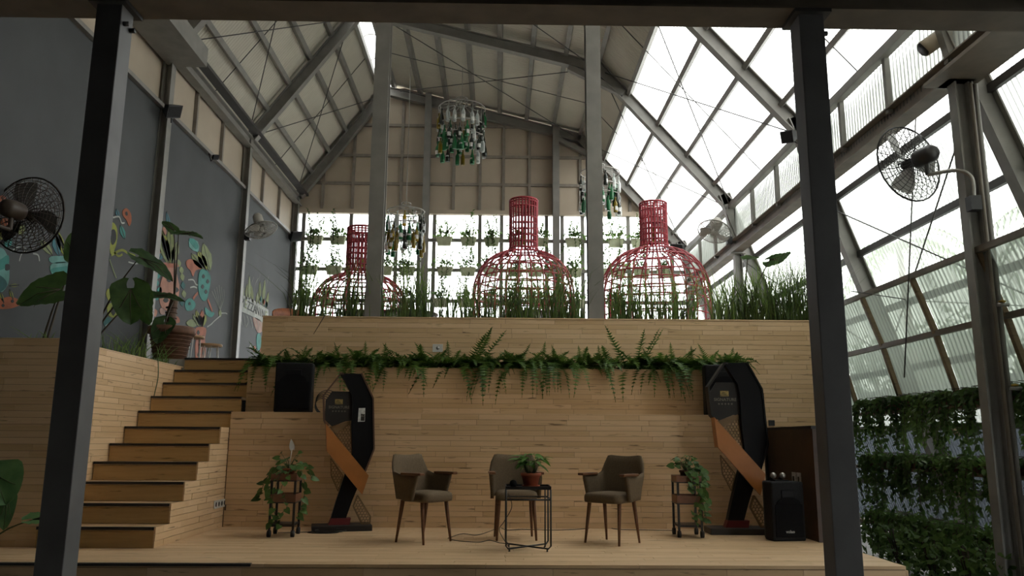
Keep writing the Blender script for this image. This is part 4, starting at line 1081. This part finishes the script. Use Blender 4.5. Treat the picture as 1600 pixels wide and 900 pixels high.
# ---- trees outside on the right
for k, (x, y, h, kind) in enumerate([(12.2,23.5,9.0,'palm'),(17.5,37.0,7.0,'bush'),(10.9,18.6,5.0,'bush'),(16.5,29.5,6.5,'bush'),(11.2,14.2,7.2,'palm')]):
    t = thing('palm_tree' if kind == 'palm' else 'leafy_tree', ['palm tree outside whose crown shows below the right fan','furthest leafy tree outside, close behind the right dark column','nearest round leafy tree outside, left of the right steel column','leafy tree outside behind the palm below the fan','palm tree outside beyond the right steel column at the picture edge'][k], 'tree', (x,y,-.76), 0)
    lf = MB()
    MB().tube([(0,0,0),(.1,0,h*.5),(0,.1,h*.85)], [.16,.12,.09], 8).build('trunk', M['bark'], t)
    if kind == 'palm':
        for q in range(16):
            a = 2*pi*q/16+RND.uniform(-.2,.2); up = RND.uniform(.1, 1.0); pts = [V((cos(a)*s*2.0, sin(a)*s*2.0, h*.85+up*1.6*s-1.9*s*s)) for s in (0,.25,.5,.75,1)]; pts = spline(pts, 4)
            for i in range(1, len(pts)):
                d = (pts[i]-pts[i-1]).normalized(); sd = d.cross(V((0,0,1))).normalized()
                for sg in (-1, 1): heart(lf, pts[i], sd*sg+d*.5-V((0,0,.4)), V((0,0,1)), .5, .06, 0, .2, seg=2)
    else:
        for q in range(900):
            v = rv().normalized()*RND.uniform(.5,1); heart(lf, V((v.x*1.5, v.y*1.7, h*.62+v.z*h*.36)), rv(), rv(), .26, .16, .1, .2, seg=2)
    lf.build('crown', M['vine'], t)
# ================================================================ LAMPS, FANS, CAGES, MURAL
M['redwire'] = mat('red_painted_wire', (.27,.018,.028), .5, var=.15)
M['rust'] = mat('orange_brown_wicker', (.22,.07,.025), .6, var=.3, scale=20)
M['tabledark'] = mat('dark_table_wood', (.06,.04,.025), .5)
# ---- red wire pods
def pod(label, px, ytop, yshould, Y, rneck, rdome):
    ztop = aty(px, ytop, Y).z; zs = aty(px, yshould, Y).z; x = aty(px, yshould, Y).x
    r = thing('wire_pod', label, 'wire pod', (x,Y,UPZ), 0, 'red wire seating pods')
    ht, hs = ztop-UPZ, zs-UPZ; zd = hs-rdome*.92
    prof = [(rneck*1.02, ht)]+[(rneck, ht+(hs-ht)*k/4) for k in (1, 2, 3)]+[(rneck*1.0, hs+.05),(rneck*1.15,hs-.06)]
    for k in range(1, 8): a = pi/2*k/7; prof.append((rneck*1.1+(rdome-rneck*1.1)*sin(a), zd+(hs-.08-zd)*cos(a)))
    prof += [(rdome*1.0, zd-.4), (rdome*.96, 0.0)]
    n = 26
    rib = MB().tube([(p[0], 0, p[1]) for p in prof], .017, 4).mesh('rib', M['redwire'])
    for k in range(n): put('rib', rib, r, None, (0,0,2*pi*k/n))
    zz = [ht, ht-.05, ht-.16]+[ht+(hs-ht)*k/8 for k in range(3, 9)]
    def rad(z):
        for a, b in zip(prof[:-1], prof[1:]):
            if b[1] <= z <= a[1]: return a[0]+(b[0]-a[0])*((a[1]-z)/max(1e-6, a[1]-b[1]))
        return prof[-1][0]
    z = hs-.12; 
    while z > .1: zz.append(z); z -= .17 if z > zd else .3
    for q in zz: MB().tube([(rad(q)*cos(2*pi*i/28), rad(q)*sin(2*pi*i/28), q) for i in range(28)], .015 if q < ht-.01 else .022, 4, True).build('ring', M['redwire'], r)
    MB().tube([(0,0,ht-.02),(0,0,hs+.25)], .006, 4).build('pendant_cord', M['cable'], r)
    MB().bar((-rneck,0,ht-.02),(rneck,0,ht-.02),.02,.02).build('cross_bar', M['redwire'], r)
    bl = MB().lathe([(.04,0),(.042,.02),(.042,.17),(.018,.23),(.016,.30),(.018,.31)], 10); bl.build('bottle_lamp', M['botamber'], r, loc=(0,0,hs-.05+.15))
    return r
M['botgreen'] = glassmat('green_bottle_glass', (.025,.17,.06), .55)
M['botdark'] = glassmat('dark_bottle_glass', (.025,.03,.022), .7)
M['botamber'] = glassmat('amber_bottle_glass', (.30,.22,.03), .45)
M['botclear'] = glassmat('clear_bottle_glass', (.80,.84,.82), .30)
pod('red wire bottle shaped pod at the left, lowest of the three, beside the left pole', 564, 358, 425, 15.6, .29, .95)
pod('red wire bottle shaped pod in the middle, tallest, between the two poles', 818, 314, 390, 15.6, .275, 1.0)
pod('red wire bottle shaped pod at the right beside the sloped glazing', 1022, 319, 385, 15.6, .265, 1.08)
# ---- upstairs furniture glimpsed through the reeds
def wicker(label, px, Y, rz):
    p = aty(px, 495, Y); c = thing('wicker_chair', label, 'chair', (p.x,Y,UPZ), rz, 'orange brown chairs upstairs')
    vs = []; fs = []; n, k_ = 14, 6
    for i in range(n+1):
        a = -1.9+3.8*i/n
        for j in range(k_+1):
            t = j/k_; rr = .27+.07*t; zt = .42+(.62-.30*(abs(a)/1.9)**2)*t
            for o_ in (0, .02): vs.append(((rr+o_)*sin(a), (rr+o_)*cos(a), zt))
    w_ = 2*(k_+1)
    for i in range(n):
        for j in range(k_): a = i*w_+2*j; b = a+w_; fs += [(a, a+2, b+2, b), (a+1, b+1, b+3, a+3)]
        a = i*w_+2*k_; b = a+w_; fs.append((a, a+1, b+1, b))
    MB().add(vs, fs, True).build('shell', M['rust'], c)
    MB().lathe([(.26,.38),(.29,.40),(.29,.44),(.2,.46),(.001,.465)], 18).build('seat', M['rust'], c)
    for a in (45,135,225,315): MB().tube([(.16*cos(radians(a)),.16*sin(radians(a)),.4),(.24*cos(radians(a)),.24*sin(radians(a)),0)], .014, 6).build('leg', M['tabledark'], c)
for px, Y, rz, lb in ((462,12.4,.6,'orange brown curved chair back behind the reeds at the far left'),(918,13.2,-.4,'orange brown curved chair beside the right pole upstairs'),(852,13.4,.5,'orange brown chair in front of the middle red pod')):
    wicker(lb, px, Y, rz)
for px, Y, lb in ((640,13.0,'round dark table upstairs behind the reeds right of the left pole'),(830,14.2,'round dark table inside the middle red pod'),(575,13.8,'round dark table upstairs below the left red pod')):
    p = aty(px, 490, Y); c = thing('cafe_table', lb, 'table', (p.x,Y,UPZ), 0, 'round tables upstairs')
    hh = aty(px, 490, Y).z-UPZ
    MB().lathe([(.45,hh-.04),(.47,hh-.03),(.47,hh-.005),(.46,hh),(.001,hh)], 26).build('tabletop', M['tabledark'], c)
    MB().tube([(0,0,0),(0,0,hh-.04)], .05, 10).build('pedestal', M['tabledark'], c)
    MB().lathe([(.28,0),(.28,.02),(.06,.05)], 20).build('base', M['tabledark'], c)
# stools by the mural
M['stooltop'] = mat('light_wood_seat', (.30,.17,.075), .5)
def stool(label, px, py, Y, h, rr):
    p = aty(px, py, Y); s = thing('wire_stool', label, 'stool', (p.x,Y,p.z-h), 0, 'stools at the top of the stairs')
    MB().lathe([(rr*.95,h-.035),(rr,h-.03),(rr,h-.005),(rr*.97,h),(.001,h)], 22).build('seat', M['stooltop'], s)
    for a in (30,150,270):
        c_, s_ = cos(radians(a)), sin(radians(a)); d = V((-s_, c_, 0))*.05; b = V((c_, s_, 0))
        MB().tube([b*rr*.6+d+V((0,0,h-.035)), b*rr*.75+d*.6+V((0,0,.01)), b*rr*.75-d*.6+V((0,0,.01)), b*rr*.6-d+V((0,0,h-.035))], .008, 5).build('leg', M['white'], s)
stool('low round wooden stool on white wire legs nearest the top of the stairs', 329, 538, 12.2, .44, .175)
stool('low round wooden stool half hidden behind the big brown pot', 301, 525, 12.0, .52, .17)

# ---- bottle chandeliers
M['chand'] = mat('pale_grey_wire', (.30,.29,.26), .5)
bot_prof = [(.030,0),(.037,.006),(.038,.03),(.038,.17),(.034,.195),(.016,.235),(.013,.25),(.013,.295),(.016,.297),(.016,.31)]
wine_prof = [(.034,0),(.043,.006),(.045,.08),(.036,.16),(.018,.23),(.014,.26),(.014,.30),(.017,.302),(.017,.315)]
def bmesh_bottle(m_, prof): 
    mb = MB(); mb.lathe([(r*.95, z-.315) for r, z in prof], 10); return mb.mesh('bottle', m_)
BOT = [bmesh_bottle(M['botgreen'], bot_prof), bmesh_bottle(M['botdark'], wine_prof), bmesh_bottle(M['botclear'], bot_prof), bmesh_bottle(M['botamber'], bot_prof), bmesh_bottle(M['botdark'], bot_prof), bmesh_bottle(M['botgreen'], wine_prof)]
LAB = MB().add([(.0395*cos(a), .0395*sin(a), z) for z in (-.27,-.19) for a in [-.9+.3*i for i in range(7)]], [(i, i+1, 8+i, 7+i) for i in range(6)], True).mesh('paper_label', M['paper'])
def chandelier(label, px, ytop, ybot, Y, R, pal, roofz, nb, stem=.0):
    top = aty(px, ytop, Y); bot = aty(px, ybot, Y); H_ = top.z-bot.z
    c = thing('bottle_chandelier', label, 'chandelier', (top.x,Y,top.z), 0, 'chandeliers made of glass bottles')
    MB().tube([(0,0,0),(0,0,roofz-top.z)], .008, 5).build('rod', M['chand'], c)
    ring = lambda r, z, w=.011: MB().tube([(r*cos(2*pi*i/32), r*sin(2*pi*i/32), z) for i in range(32)], w, 5, True).build('ring', M['chand'], c)
    z1 = -H_*.16; z2 = -H_*.44; z3 = -H_*.62
    ring(R*.25, 0); ring(R*.25, -H_*.09); ring(R, z1, .014); ring(R*1.0, z2, .014); ring(R*.98, z3, .010)
    for k in range(12):
        a = 2*pi*k/12; MB().tube([(R*.25*cos(a),R*.25*sin(a),0),(R*.25*cos(a),R*.25*sin(a),-H_*.09),(R*cos(a),R*sin(a),z1),(R*cos(a),R*sin(a),z2)], .007, 4).build('spoke', M['chand'], c)
    for k in range(4): a = 2*pi*k/4; MB().tube([(R*cos(a),R*sin(a),z2),(R*.98*cos(a),R*.98*sin(a),z3)], .006, 4).build('hanger', M['chand'], c)
    for t_, (zz, rr, cnt) in enumerate(((z1-.06, R*.98, nb), (z2-.03, R*.95, nb), (z3-.03, R, nb), (z2-.02, R*.5, nb//2))):
        for k in range(cnt):
            a = 2*pi*(k+.5*(t_ % 2))/cnt+RND.uniform(-.08,.08); q = RND.choices(range(6), pal)[0]
            z = zz-RND.uniform(0,.10)
            b = put('bottle', BOT[q], c, (rr*cos(a), rr*sin(a), z), (0,0,RND.uniform(0,6.28)), (1.25,1.25,1.12))
            if RND.random() < .6: put('paper_label', LAB, b, None, (0,0,RND.uniform(-2.4,-.4)-b.rotation_euler.z))
            MB().tube([(rr*cos(a),rr*sin(a),z),(rr*cos(a),rr*sin(a),zz+.07)], .002, 3).build('wire', M['chand'], c) if t_ < 0 else None
chandelier('largest bottle chandelier of green and dark bottles hanging before the beige gable', 722, 155, 254, 16.5, .51, [3,3,2,1,2,1], 9.05, 17)
chandelier('bottle chandelier of clear and green bottles behind the right pole', 937, 258, 336, 17.3, .44, [2,2,4,1,2,1], 8.0, 14)
chandelier('smallest bottle chandelier with yellow and green bottles, low beside the left pole', 635, 318, 396, 17.0, .40, [2,1,2,4,1,2], 9.3, 13)

# ---- fans
def fan(name, label, loc, face, R, mount, mt, blade_mt):
    f = thing(name, label, 'fan', loc)
    d = V(face).normalized(); q = V((0,0,1)).rotation_difference(d).to_matrix().to_4x4()
    def T(mb): mb.v = [tuple(q@V(v)) for v in mb.v]; return mb
    for z0, zr, nm in ((.10, .055, 'front_guard'), (-.085, -.055, 'rear_guard')):
        mb = MB()
        nr = 12
        for k in range(1, nr+1):
            rr = R*k/nr; zz = z0+(zr*.0)-(z0-0)*(k/nr)**4
            mb.tube([(rr*cos(2*pi*i/28), rr*sin(2*pi*i/28), zz) for i in range(28)], .0032 if k < nr else .011, 3, True)
        for k in range(26):
            a = 2*pi*k/26; mb.tube([(R*t*cos(a+.25*t), R*t*sin(a+.25*t), z0-z0*t**4) for t in (.08,.3,.5,.7,.85,.95,1)], .0045, 3)
        T(mb).build(nm, mt, f)
    for k in range(3):
        a0 = 2*pi*k/3; mb = MB(); vs = []; n = 8
        for i in range(n+1):
            t = i/n; r_ = R*(.12+.78*t); wd = .30+.38*sin(pi*min(1, t*.75+.15))
            for s in (-.5, .5): a = a0+s*wd*1.25+.25*t; vs.append((r_*cos(a), r_*sin(a), s*.07))
        mb.add(vs, [(2*i, 2*i+1, 2*i+3, 2*i+2) for i in range(n)], True); T(mb).build('blade', blade_mt, f)
    T(MB().lathe([(.05,-.03),(.055,.03),(.04,.075),(.001,.08)], 16)).build('hub', mt, f)
    T(MB().lathe([(.001,-.34),(.06,-.335),(.088,-.30),(.092,-.20),(.09,-.12),(.06,-.09),(.001,-.09)], 18)).build('motor', mt, f)
    m0 = q@V((0,0,-.22)); m1 = V(mount)-V(loc); e = m0+V((0,0,-.20))
    mb = MB().tube(spline([m0, m0+V((0,0,-.14)), e], 4), .022, 8); mb.build('neck', mt, f)
    h = V((m1.x, m1.y, e.z)); MB().tube(spline([e, e.lerp(h, .7), h.lerp(m1, .3)+(h-e)*.02, m1], 6), .020, 8).build('arm', M['chrome'] if mt is M['fanblack'] else mt, f)
    MB().box(m1.x-.05,m1.x+.05,m1.y-.05,m1.y+.05,m1.z-.09,m1.z+.05).build('bracket', M['black'], f)
    return f
M['fanblack'] = mat('grey_black_fan', (.035,.034,.033), .4, .3)
M['fanmotor'] = mat('brownish_fan', (.05,.035,.025), .5)
M['fanblade'] = mat('aluminium_blade', (.42,.42,.40), .45, .2)
M['fanbl2'] = mat('grey_fan_blade', (.11,.105,.10), .7)
fan('wall_fan', 'large dark guard fan on a curved arm fixed to the nearest right column', aty(1420,256,7.75), (-.30,.95,-.05), .40, (4.56,7.34,aty(1520,318,7.4).z), M['fanblack'], M['fanblade'])
p = aty(44,336,7.8)
fan('wall_fan', 'large dark guard fan on the left mural wall before a column', p, (.12,.95,.03), .385, (-4.84,7.3,p.z-.35), M['fanmotor'], M['fanbl2'])
M['fanwhite'] = mat('off_white_fan', (.34,.32,.28), .5)
p = aty(408,359,14.6); fan('wall_fan', 'small pale fan tilted down beside the second left column', p, (.34,-.15,-.9), .30, (-4.80,14.86,p.z-.05), M['fanwhite'], M['fanwhite'])
p = aty(1116,362,14.4); fan('wall_fan', 'small pale fan tilted down on the right side near the far glazing', p, (-.35,-.45,-.85), .30, (4.42,14.9,p.z-.02), M['fanwhite'], M['fanwhite'])

# ---- floodlights
def flood(label, p, face, s=.12, mount=None):
    f = thing('floodlight', label, 'lamp', p); d = V(face).normalized(); q = V((0,-1,0)).rotation_difference(d).to_matrix().to_4x4()
    def T(mb): mb.v = [tuple(q@V(v)) for v in mb.v]; return mb
    mb = MB(); vs = []
    for y, k in ((-s*.5, 1.0), (s*.5, .62)): vs += [(-s*k,y,-s*.75*k),(s*k,y,-s*.75*k),(s*k,y,s*.75*k),(-s*k,y,s*.75*k)]
    mb.add(vs, [(3,2,1,0),(4,5,6,7),(0,1,5,4),(1,2,6,5),(2,3,7,6),(3,0,4,7)]); T(mb).build('housing', M['black'], f, fix=True)
    T(MB().box(-s*.88,s*.88,-s*.53,-s*.5,-s*.62,s*.62)).build('lens', M['spk'], f)
    m1 = (V(mount)-V(p)) if mount else V((-s*1.2,0,-s*1.2)); MB().tube([(0,0,-s*.2),(m1.x*.6,m1.y*.6,-s*1.3),m1], .012, 5).build('bracket', M['black'], f)
flood('black floodlight beside the first left column high on the wall', aty(268,172,11.0), (.8,-.2,-.5), .13, (-4.8,11.1,aty(268,182,11).z))
flood('black floodlight at the far left corner of the back window', aty(460,368,18.5), (.8,-.3,-.4), .17, (-4.85,18.6,aty(460,368,18.5).z))
flood('black floodlight at the far right end of the clerestory', aty(1061,388,18.3), (-.7,-.5,-.4), .17, (4.55,18.5,aty(1061,395,18.3).z))
flood('black floodlight just left of the right dark column under the clerestory', aty(1234,213,10.9), (-.8,-.3,-.3), .12, (4.55,11.0,5.40))
flood('tiny black lamp on a wire high on the left clerestory', aty(336,245,13.0), (.8,-.2,-.5), .06, (-4.95,13.0,aty(330,240,13).z))
p = aty(1462,62,7.6)
t = thing('tube_lamp', 'beige cylindrical tube lamp under the roof at the upper right', 'lamp', p)
M['beige'] = mat('beige_tube', (.38,.33,.25), .5)
MB().tube([(-.14,.0,-.11),(.16,-.05,.10)], .085, 18).build('shade', M['beige'], t)
MB().tube([(-.145,.0,-.113),(-.139,0,-.109)], .075, 18).build('opening', M['black'], t)
MB().tube([(.1,0,.06),(.3,0,.16),(.45,.1,.55)], .014, 6).build('bracket', M['steel_b'], t)
# yellow tap handles on the pipe
M['yellow'] = mat('yellow_brass', (.45,.30,.05), .4, .3)
for px, py, lb in ((1566,476,'yellow handled water tap on the right column pipe'),(1586,607,'lower yellow water tap beside the right green wall')):
    p = aty(px, py, 7.28); t = thing('water_tap', lb, 'tap', p)
    MB().tube([(-.05,0,0),(.06,0,0)], .018, 8).build('body', M['chrome'], t); MB().lathe([(.001,.02),(.03,.022),(.034,.035),(.001,.045)], 10).build('handle', M['yellow'], t); MB().tube([(0,0,-.01),(0,0,.03)], .008, 6).build('spindle', M['chrome'], t)
    MB().tube([(.05,0,0),(4.70-p.x,7.34-p.y,0)], .012, 6).build('pipe', M['chrome'], t)

# ---- mural on the left wall
XM = -4.997
mu = thing('mural', 'painted mural of vases, leaves and masks with a lettered banner on the charcoal left wall', 'mural', (XM,12,3))
PC = {}
def paint(nm, col):
    if nm not in PC: PC[nm] = mat('mural_'+nm, tuple(c*.55 for c in col), .8, var=.25, scale=5)
    return PC[nm]
COL = dict(teal=(.045,.30,.26), dteal=(.02,.13,.13), aqua=(.16,.42,.38), coral=(.50,.16,.085), orange=(.45,.12,.04), lime=(.33,.36,.05), olive=(.20,.24,.07), sage=(.28,.34,.15), salmon=(.52,.24,.16), white=(.50,.53,.48), dark=(.03,.035,.035), blue=(.05,.19,.24), pink=(.45,.27,.21), pale=(.33,.37,.30))
def blob(nm, col, pts, th=.004):
    P = [atx(x, y, XM)-V((XM,12,3)) for x, y in pts]
    n = len(P); vs = [(.0, p.y, p.z) for p in P]+[(th, p.y, p.z) for p in P]
    MB().add(vs, [tuple(range(n)), tuple(range(2*n-1, n-1, -1))]+[((i+1)%n, i, n+i, n+(i+1)%n) for i in range(n)]).build(nm, paint(col, COL[col]), mu, fix=True)
def smooth(pts, k=3): 
    n = len(pts); out = []
    for i in range(n):
        p0, p1, p2, p3 = [V((*pts[(i+j) % n], 0)) for j in (-1,0,1,2)]
        for j in range(k):
            t = j/k; q = .5*((2*p1)+(p2-p0)*t+(2*p0-5*p1+4*p2-p3)*t*t+(3*p1-p0-3*p2+p3)*t**3); out.append((q.x, q.y))
    return out
def leafp(col, x0, y0, x1, y1, w, rib=True, th=.004):
    d = V((x1-x0, y1-y0)); l = d.length; s = V((-d.y, d.x))/l
    pts = [(x0+d.x*t+s.x*w*k, y0+d.y*t+s.y*w*k) for t, k in ((0,.1),(.25,.75),(.55,1),(.85,.5),(1,0),(.85,-.5),(.55,-1),(.25,-.75),(0,-.1))]
    blob('painted_leaf', col, pts, th)
    if rib:
        a, b = atx(x0, y0, XM)-V((XM,12,3)), atx(x1, y1, XM)-V((XM,12,3)); MB().bar((th,a.y,a.z),(th,b.y,b.z),.014,.003,(1,0,0)).build('painted_rib', paint('dark', COL['dark']), mu)
def squig(col, pts, w=.02, th=.006):
    P = [atx(x, y, XM)-V((XM,12,3)) for x, y in pts]; P = [V((th, p.y, p.z)) for p in P]; P = spline(P, 4)
    mb = MB()
    vs = []
    for i, p in enumerate(P):
        d = (P[min(i+1,len(P)-1)]-P[max(i-1,0)]).normalized(); s = d.cross(V((1,0,0))).normalized()*w/2; vs += [p-s, p+s]
    mb.add(vs, [(2*i, 2*i+1, 2*i+3, 2*i+2) for i in range(len(P)-1)]); mb.build('painted_line', paint(col, COL[col]), mu)
def c7(x, y): return (x/3.747, 260+y/3.75)
def c8(x, y): return (160+x/3.75, 320+y/3.75)
def cm(x, y): return (350+x/5, 380+y/5)
def B(nm, col, f, pts, th=.004): blob(nm, col, smooth([f(*p) for p in pts]), th)
# leftmost group
B('painted_face','aqua',c7,[(-60,480),(0,475),(30,500),(50,560),(52,650),(40,700),(0,740),(-60,720)])
B('painted_patch','teal',c7,[(-50,560),(0,545),(45,520),(48,570),(20,600),(-40,610)],.006); B('painted_patch','dteal',c7,[(-40,660),(0,640),(40,690),(0,735),(-50,715)],.006); B('painted_patch','dark',c7,[(28,575),(52,575),(52,605),(30,608)],.007)
B('painted_rock','orange',c7,[(-40,790),(20,770),(70,765),(130,795),(100,820),(40,835),(-30,830)]); 
for x, y in ((15,815),(70,790),(100,800)): B('painted_spot','dark',c7,[(x-9,y),(x,y-10),(x+9,y),(x,y+10)],.007)
leafp('lime',*c7(20,800),*c7(0,735),2.5); leafp('lime',*c7(75,780),*c7(55,720),2.5); leafp('olive',*c7(55,700),*c7(110,695),3)
for (a, b), c_ in (((0,400),'lime'),((25,330),'orange'),((10,200),'coral'),((120,370),'olive'),((45,440),'teal')): B('painted_shape',c_,c7,[(a-22,b),(a-5,b-30),(a+22,b-18),(a+18,b+22),(a-10,b+30)])
leafp('sage',*c7(305,520),*c7(235,430),6); leafp('blue',*c7(345,525),*c7(315,400),6.5); leafp('lime',*c7(375,520),*c7(325,365),6); leafp('olive',*c7(385,500),*c7(300,345),4); 
squig('salmon',[c7(400,500),c7(410,460),c7(395,415)],.03)
B('painted_vase','aqua',c7,[(295,528),(402,528),(402,560),(300,565)]); B('painted_vase','aqua',c7,[(303,570),(400,565),(418,640),(395,690),(370,690),(300,625)]); B('painted_patch','teal',c7,[(300,600),(345,590),(405,585),(412,620),(370,630),(310,625)],.006); B('painted_patch','dteal',c7,[(365,640),(385,640),(390,665),(370,662)],.007)
squig('white',[c7(110,555),c7(120,520),c7(135,500),c7(160,505)],.015); squig('white',[c7(190,510),c7(220,520),c7(228,555)],.018); squig('white',[c7(60,500),c7(110,470),c7(150,480)],.012)
# group beside the second column
B('painted_mask','orange',c8,[(118,35),(140,20),(165,50),(168,100),(155,125),(140,90),(120,65)]); B('painted_spot','dark',c8,[(132,45),(142,40),(146,60),(136,62)],.007)
squig('white',[c8(60,75),c8(95,70),c8(110,105),c8(128,105)],.022); leafp('teal',*c8(105,120),*c8(130,200),4); leafp('blue',*c8(95,75),*c8(80,25),3)
B('painted_ring','lime',c8,[(40,120),(70,110),(88,165),(75,250),(45,285)]); B('painted_spot','dark',c8,[(52,150),(72,150),(78,200),(60,235),(48,215)],.007)
squig('lime',[c8(50,295),c8(110,265),c8(150,285),c8(190,300)],.035); squig('lime',[c8(60,270),c8(90,300),c8(115,290)],.03); squig('white',[c8(150,335),c8(190,345),c8(215,340)],.02)
squig('sage',[c8(40,320),c8(60,380),c8(80,430)],.02)
B('painted_eye','lime',c8,[(20,520),(35,490),(50,530),(55,560),(35,560)]); B('painted_bulb','lime',c8,[(28,590),(60,575),(95,600),(80,650),(55,660),(32,640)]); leafp('dark',*c8(60,590),*c8(62,650),4,False,.007)
leafp('sage',*c8(60,520),*c8(70,460),4); B('painted_shape','dteal',c8,[(5,670),(40,660),(50,690),(15,715)]); squig('white',[c8(15,715),c8(45,690)],.03)
# central vase group
leafp('sage',*c8(385,345),*c8(320,135),8); leafp('lime',*c8(395,345),*c8(345,140),6); leafp('olive',*c8(405,345),*c8(392,130),7); leafp('sage',*c8(410,345),*c8(440,215),6); leafp('blue',*c8(395,150),*c8(375,40),3)
B('painted_shape','salmon',c8,[(350,140),(365,130),(375,165),(360,180)]); B('painted_shape','salmon',c8,[(290,255),(320,250),(345,275),(320,290),(290,275)]); leafp('blue',*c8(330,320),*c8(345,285),5)
B('painted_vase','salmon',c8,[(350,340),(440,345),(432,370),(440,430),(450,490),(435,590),(395,625),(345,600),(330,520),(345,440),(362,390)])
B('painted_patch','coral',c8,[(355,345),(438,348),(434,368),(356,365)],.006)
for x, y in ((390,440),(410,540),(430,500),(370,560)): B('painted_spot','dark',c8,[(x-16,y),(x,y-18),(x+16,y),(x,y+14)],.007)
for x, y in ((450,320),(465,360),(470,400),(475,450),(480,500),(468,550)): leafp('dteal' if y % 4 else 'sage',*c8(x,y+45),*c8(x-6,y),3.5,False)
for x, y in ((320,395),(312,440),(330,480),(315,520)): leafp('teal',*c8(x,y+40),*c8(x+8,y),4,False)
B('painted_shape','salmon',c8,[(285,605),(320,620),(310,655),(285,640)]); B('painted_shape','coral',c8,[(385,650),(440,655),(450,690),(400,690)]); B('painted_shape','pink',c8,[(335,610),(360,605),(365,640),(340,640)])
# right plant and masks
leafp('aqua',*c8(560,275),*c8(510,195),8,False); B('painted_patch','teal',c8,[(505,205),(535,200),(560,240),(545,260)],.006)
leafp('sage',*c8(630,385),*c8(590,225),8); leafp('olive',*c8(600,380),*c8(520,285),7); leafp('lime',*c8(610,385),*c8(560,270),6)
B('painted_shape','coral',c8,[(490,330),(520,318),(560,335),(585,370),(545,385),(530,420),(515,385),(495,365)])
B('painted_mask','teal',c8,[(572,385),(605,378),(632,420),(628,480),(610,555),(585,560),(565,520),(560,440)]); 
for x, y in ((590,420),(615,450),(585,480),(605,510)): B('painted_spot','dark',c8,[(x-9,y),(x,y-14),(x+9,y),(x,y+12)],.007)
squig('white',[c8(500,440),c8(530,440),c8(545,465),c8(558,470)],.025); squig('white',[c8(512,485),c8(535,480),c8(552,488)],.025)
B('painted_mask','teal',c8,[(490,560),(515,548),(545,580),(530,615),(495,620),(482,590)]); B('painted_spot','dark',c8,[(503,575),(512,570),(515,585),(505,588)],.007); squig('coral',[c8(530,550),c8(545,530),c8(558,515)],.05)
squig('coral',[c8(615,555),c8(630,590),c8(642,625)],.05); B('painted_shape','teal',c8,[(600,600),(625,620),(655,635),(635,660),(605,640)])
for k in range(6): squig('pale',[c8(688,620),c8(660+10*k,550),c8(640+14*k,470+abs(k-3)*12)],.014)
leafp('sage',*c8(690,660),*c8(688,610),2.5,False); squig('white',[c8(690,650),c8(655,680),c8(635,700),c8(612,715)],.025); squig('white',[c8(695,635),c8(720,635),c8(730,640)],.02)
for k, c_ in enumerate(('sage','lime','olive','coral','lime')): leafp(c_,*c8(570+4*k,715),*c8(530+18*k,640-(k%2)*25),4)
B('painted_shape','sage',c8,[(490,690),(520,670),(550,690),(540,715),(505,710)])
B('painted_vase','coral',c8,[(545,722),(605,722),(600,790),(605,860),(590,915),(550,915),(542,840),(548,780)])
for x, y in ((560,750),(588,780),(570,830),(590,870),(562,880)): B('painted_spot','dark',c8,[(x-9,y),(x,y-16),(x+8,y),(x,y+12)],.007)
# banner MEZZANINE
ban = [cm(112,395),cm(200,425),cm(345,520),cm(352,660),cm(300,620),cm(215,570),cm(118,525)]
blob('banner', 'white', ban)
P = [atx(*cm(128,487), XM), atx(*cm(335,600), XM)]; ptop = atx(*cm(128,405), XM)
Hh = (ptop.z-P[0].z)
yv = P[1]-P[0]; L_ = yv.length; ey = yv.normalized(); ez = V((0,0,1)); ex = V((1,0,0))
FT = Matrix(((ex.x, ey.x, 0), (0,0,0), (0,0,0)))
fr = Matrix(((0,0,1,.0075),(ey.y,0,0,(P[0].y+P[1].y)/2-12),(ey.z,1,0,(P[0].z+P[1].z)/2-3),(0,0,0,1)))
letters = 'MEZZANINE'
for k, ch in enumerate(letters):
    cy = (P[0].y-12)+(P[1].y-P[0].y)*(k+.5)/9; cz = (P[0].z-3)+(P[1].z-P[0].z)*(k+.5)/9
    sc = (P[1].y-P[0].y)/9*.95
    f2 = Matrix(((0,0,1,.0075),(1.0,0,0,cy),(ey.z/ey.y,1,0,cz),(0,0,0,1)))@Matrix.Diagonal((sc/.62, Hh*1.25, 1, 1))
    textobj(ch, 1.0, .001, paint('sage', COL['sage']) if k in (1, 8) else paint('dark', COL['dark']), mu, 'letter', f2)
for k in range(9): 
    a = 120+26*k; leafp('sage' if k % 2 else 'olive',*cm(a,430+10*k),*cm(a+RND.uniform(-15,25),270+RND.uniform(-60,60)+8*k),2.2,False)
for k in range(7): a = 140+30*k; squig('pale',[cm(a,420+11*k),cm(a+10,330),cm(a+18+RND.uniform(-5,20),230+RND.uniform(0,60))],.012)
for k in range(8): a = 120+28*k; squig('pale',[cm(a,540+12*k),cm(a+12,590+12*k),cm(a+RND.uniform(-10,20),640+8*k)],.02)
B('painted_bulb','pink',cm,[(225,580),(300,620),(295,690),(255,690)]); B('painted_vase','teal',cm,[(258,712),(280,708),(290,770),(278,830),(262,830),(252,770)])
for x, y, c_ in ((330,480,'teal'),(285,440,'teal'),(345,620,'aqua'),(238,830,'coral'),(290,840,'coral'),(205,815,'pale'),(310,460,'coral')): B('painted_shape',c_,cm,[(x-10,y),(x,y-28),(x+10,y),(x,y+22)])
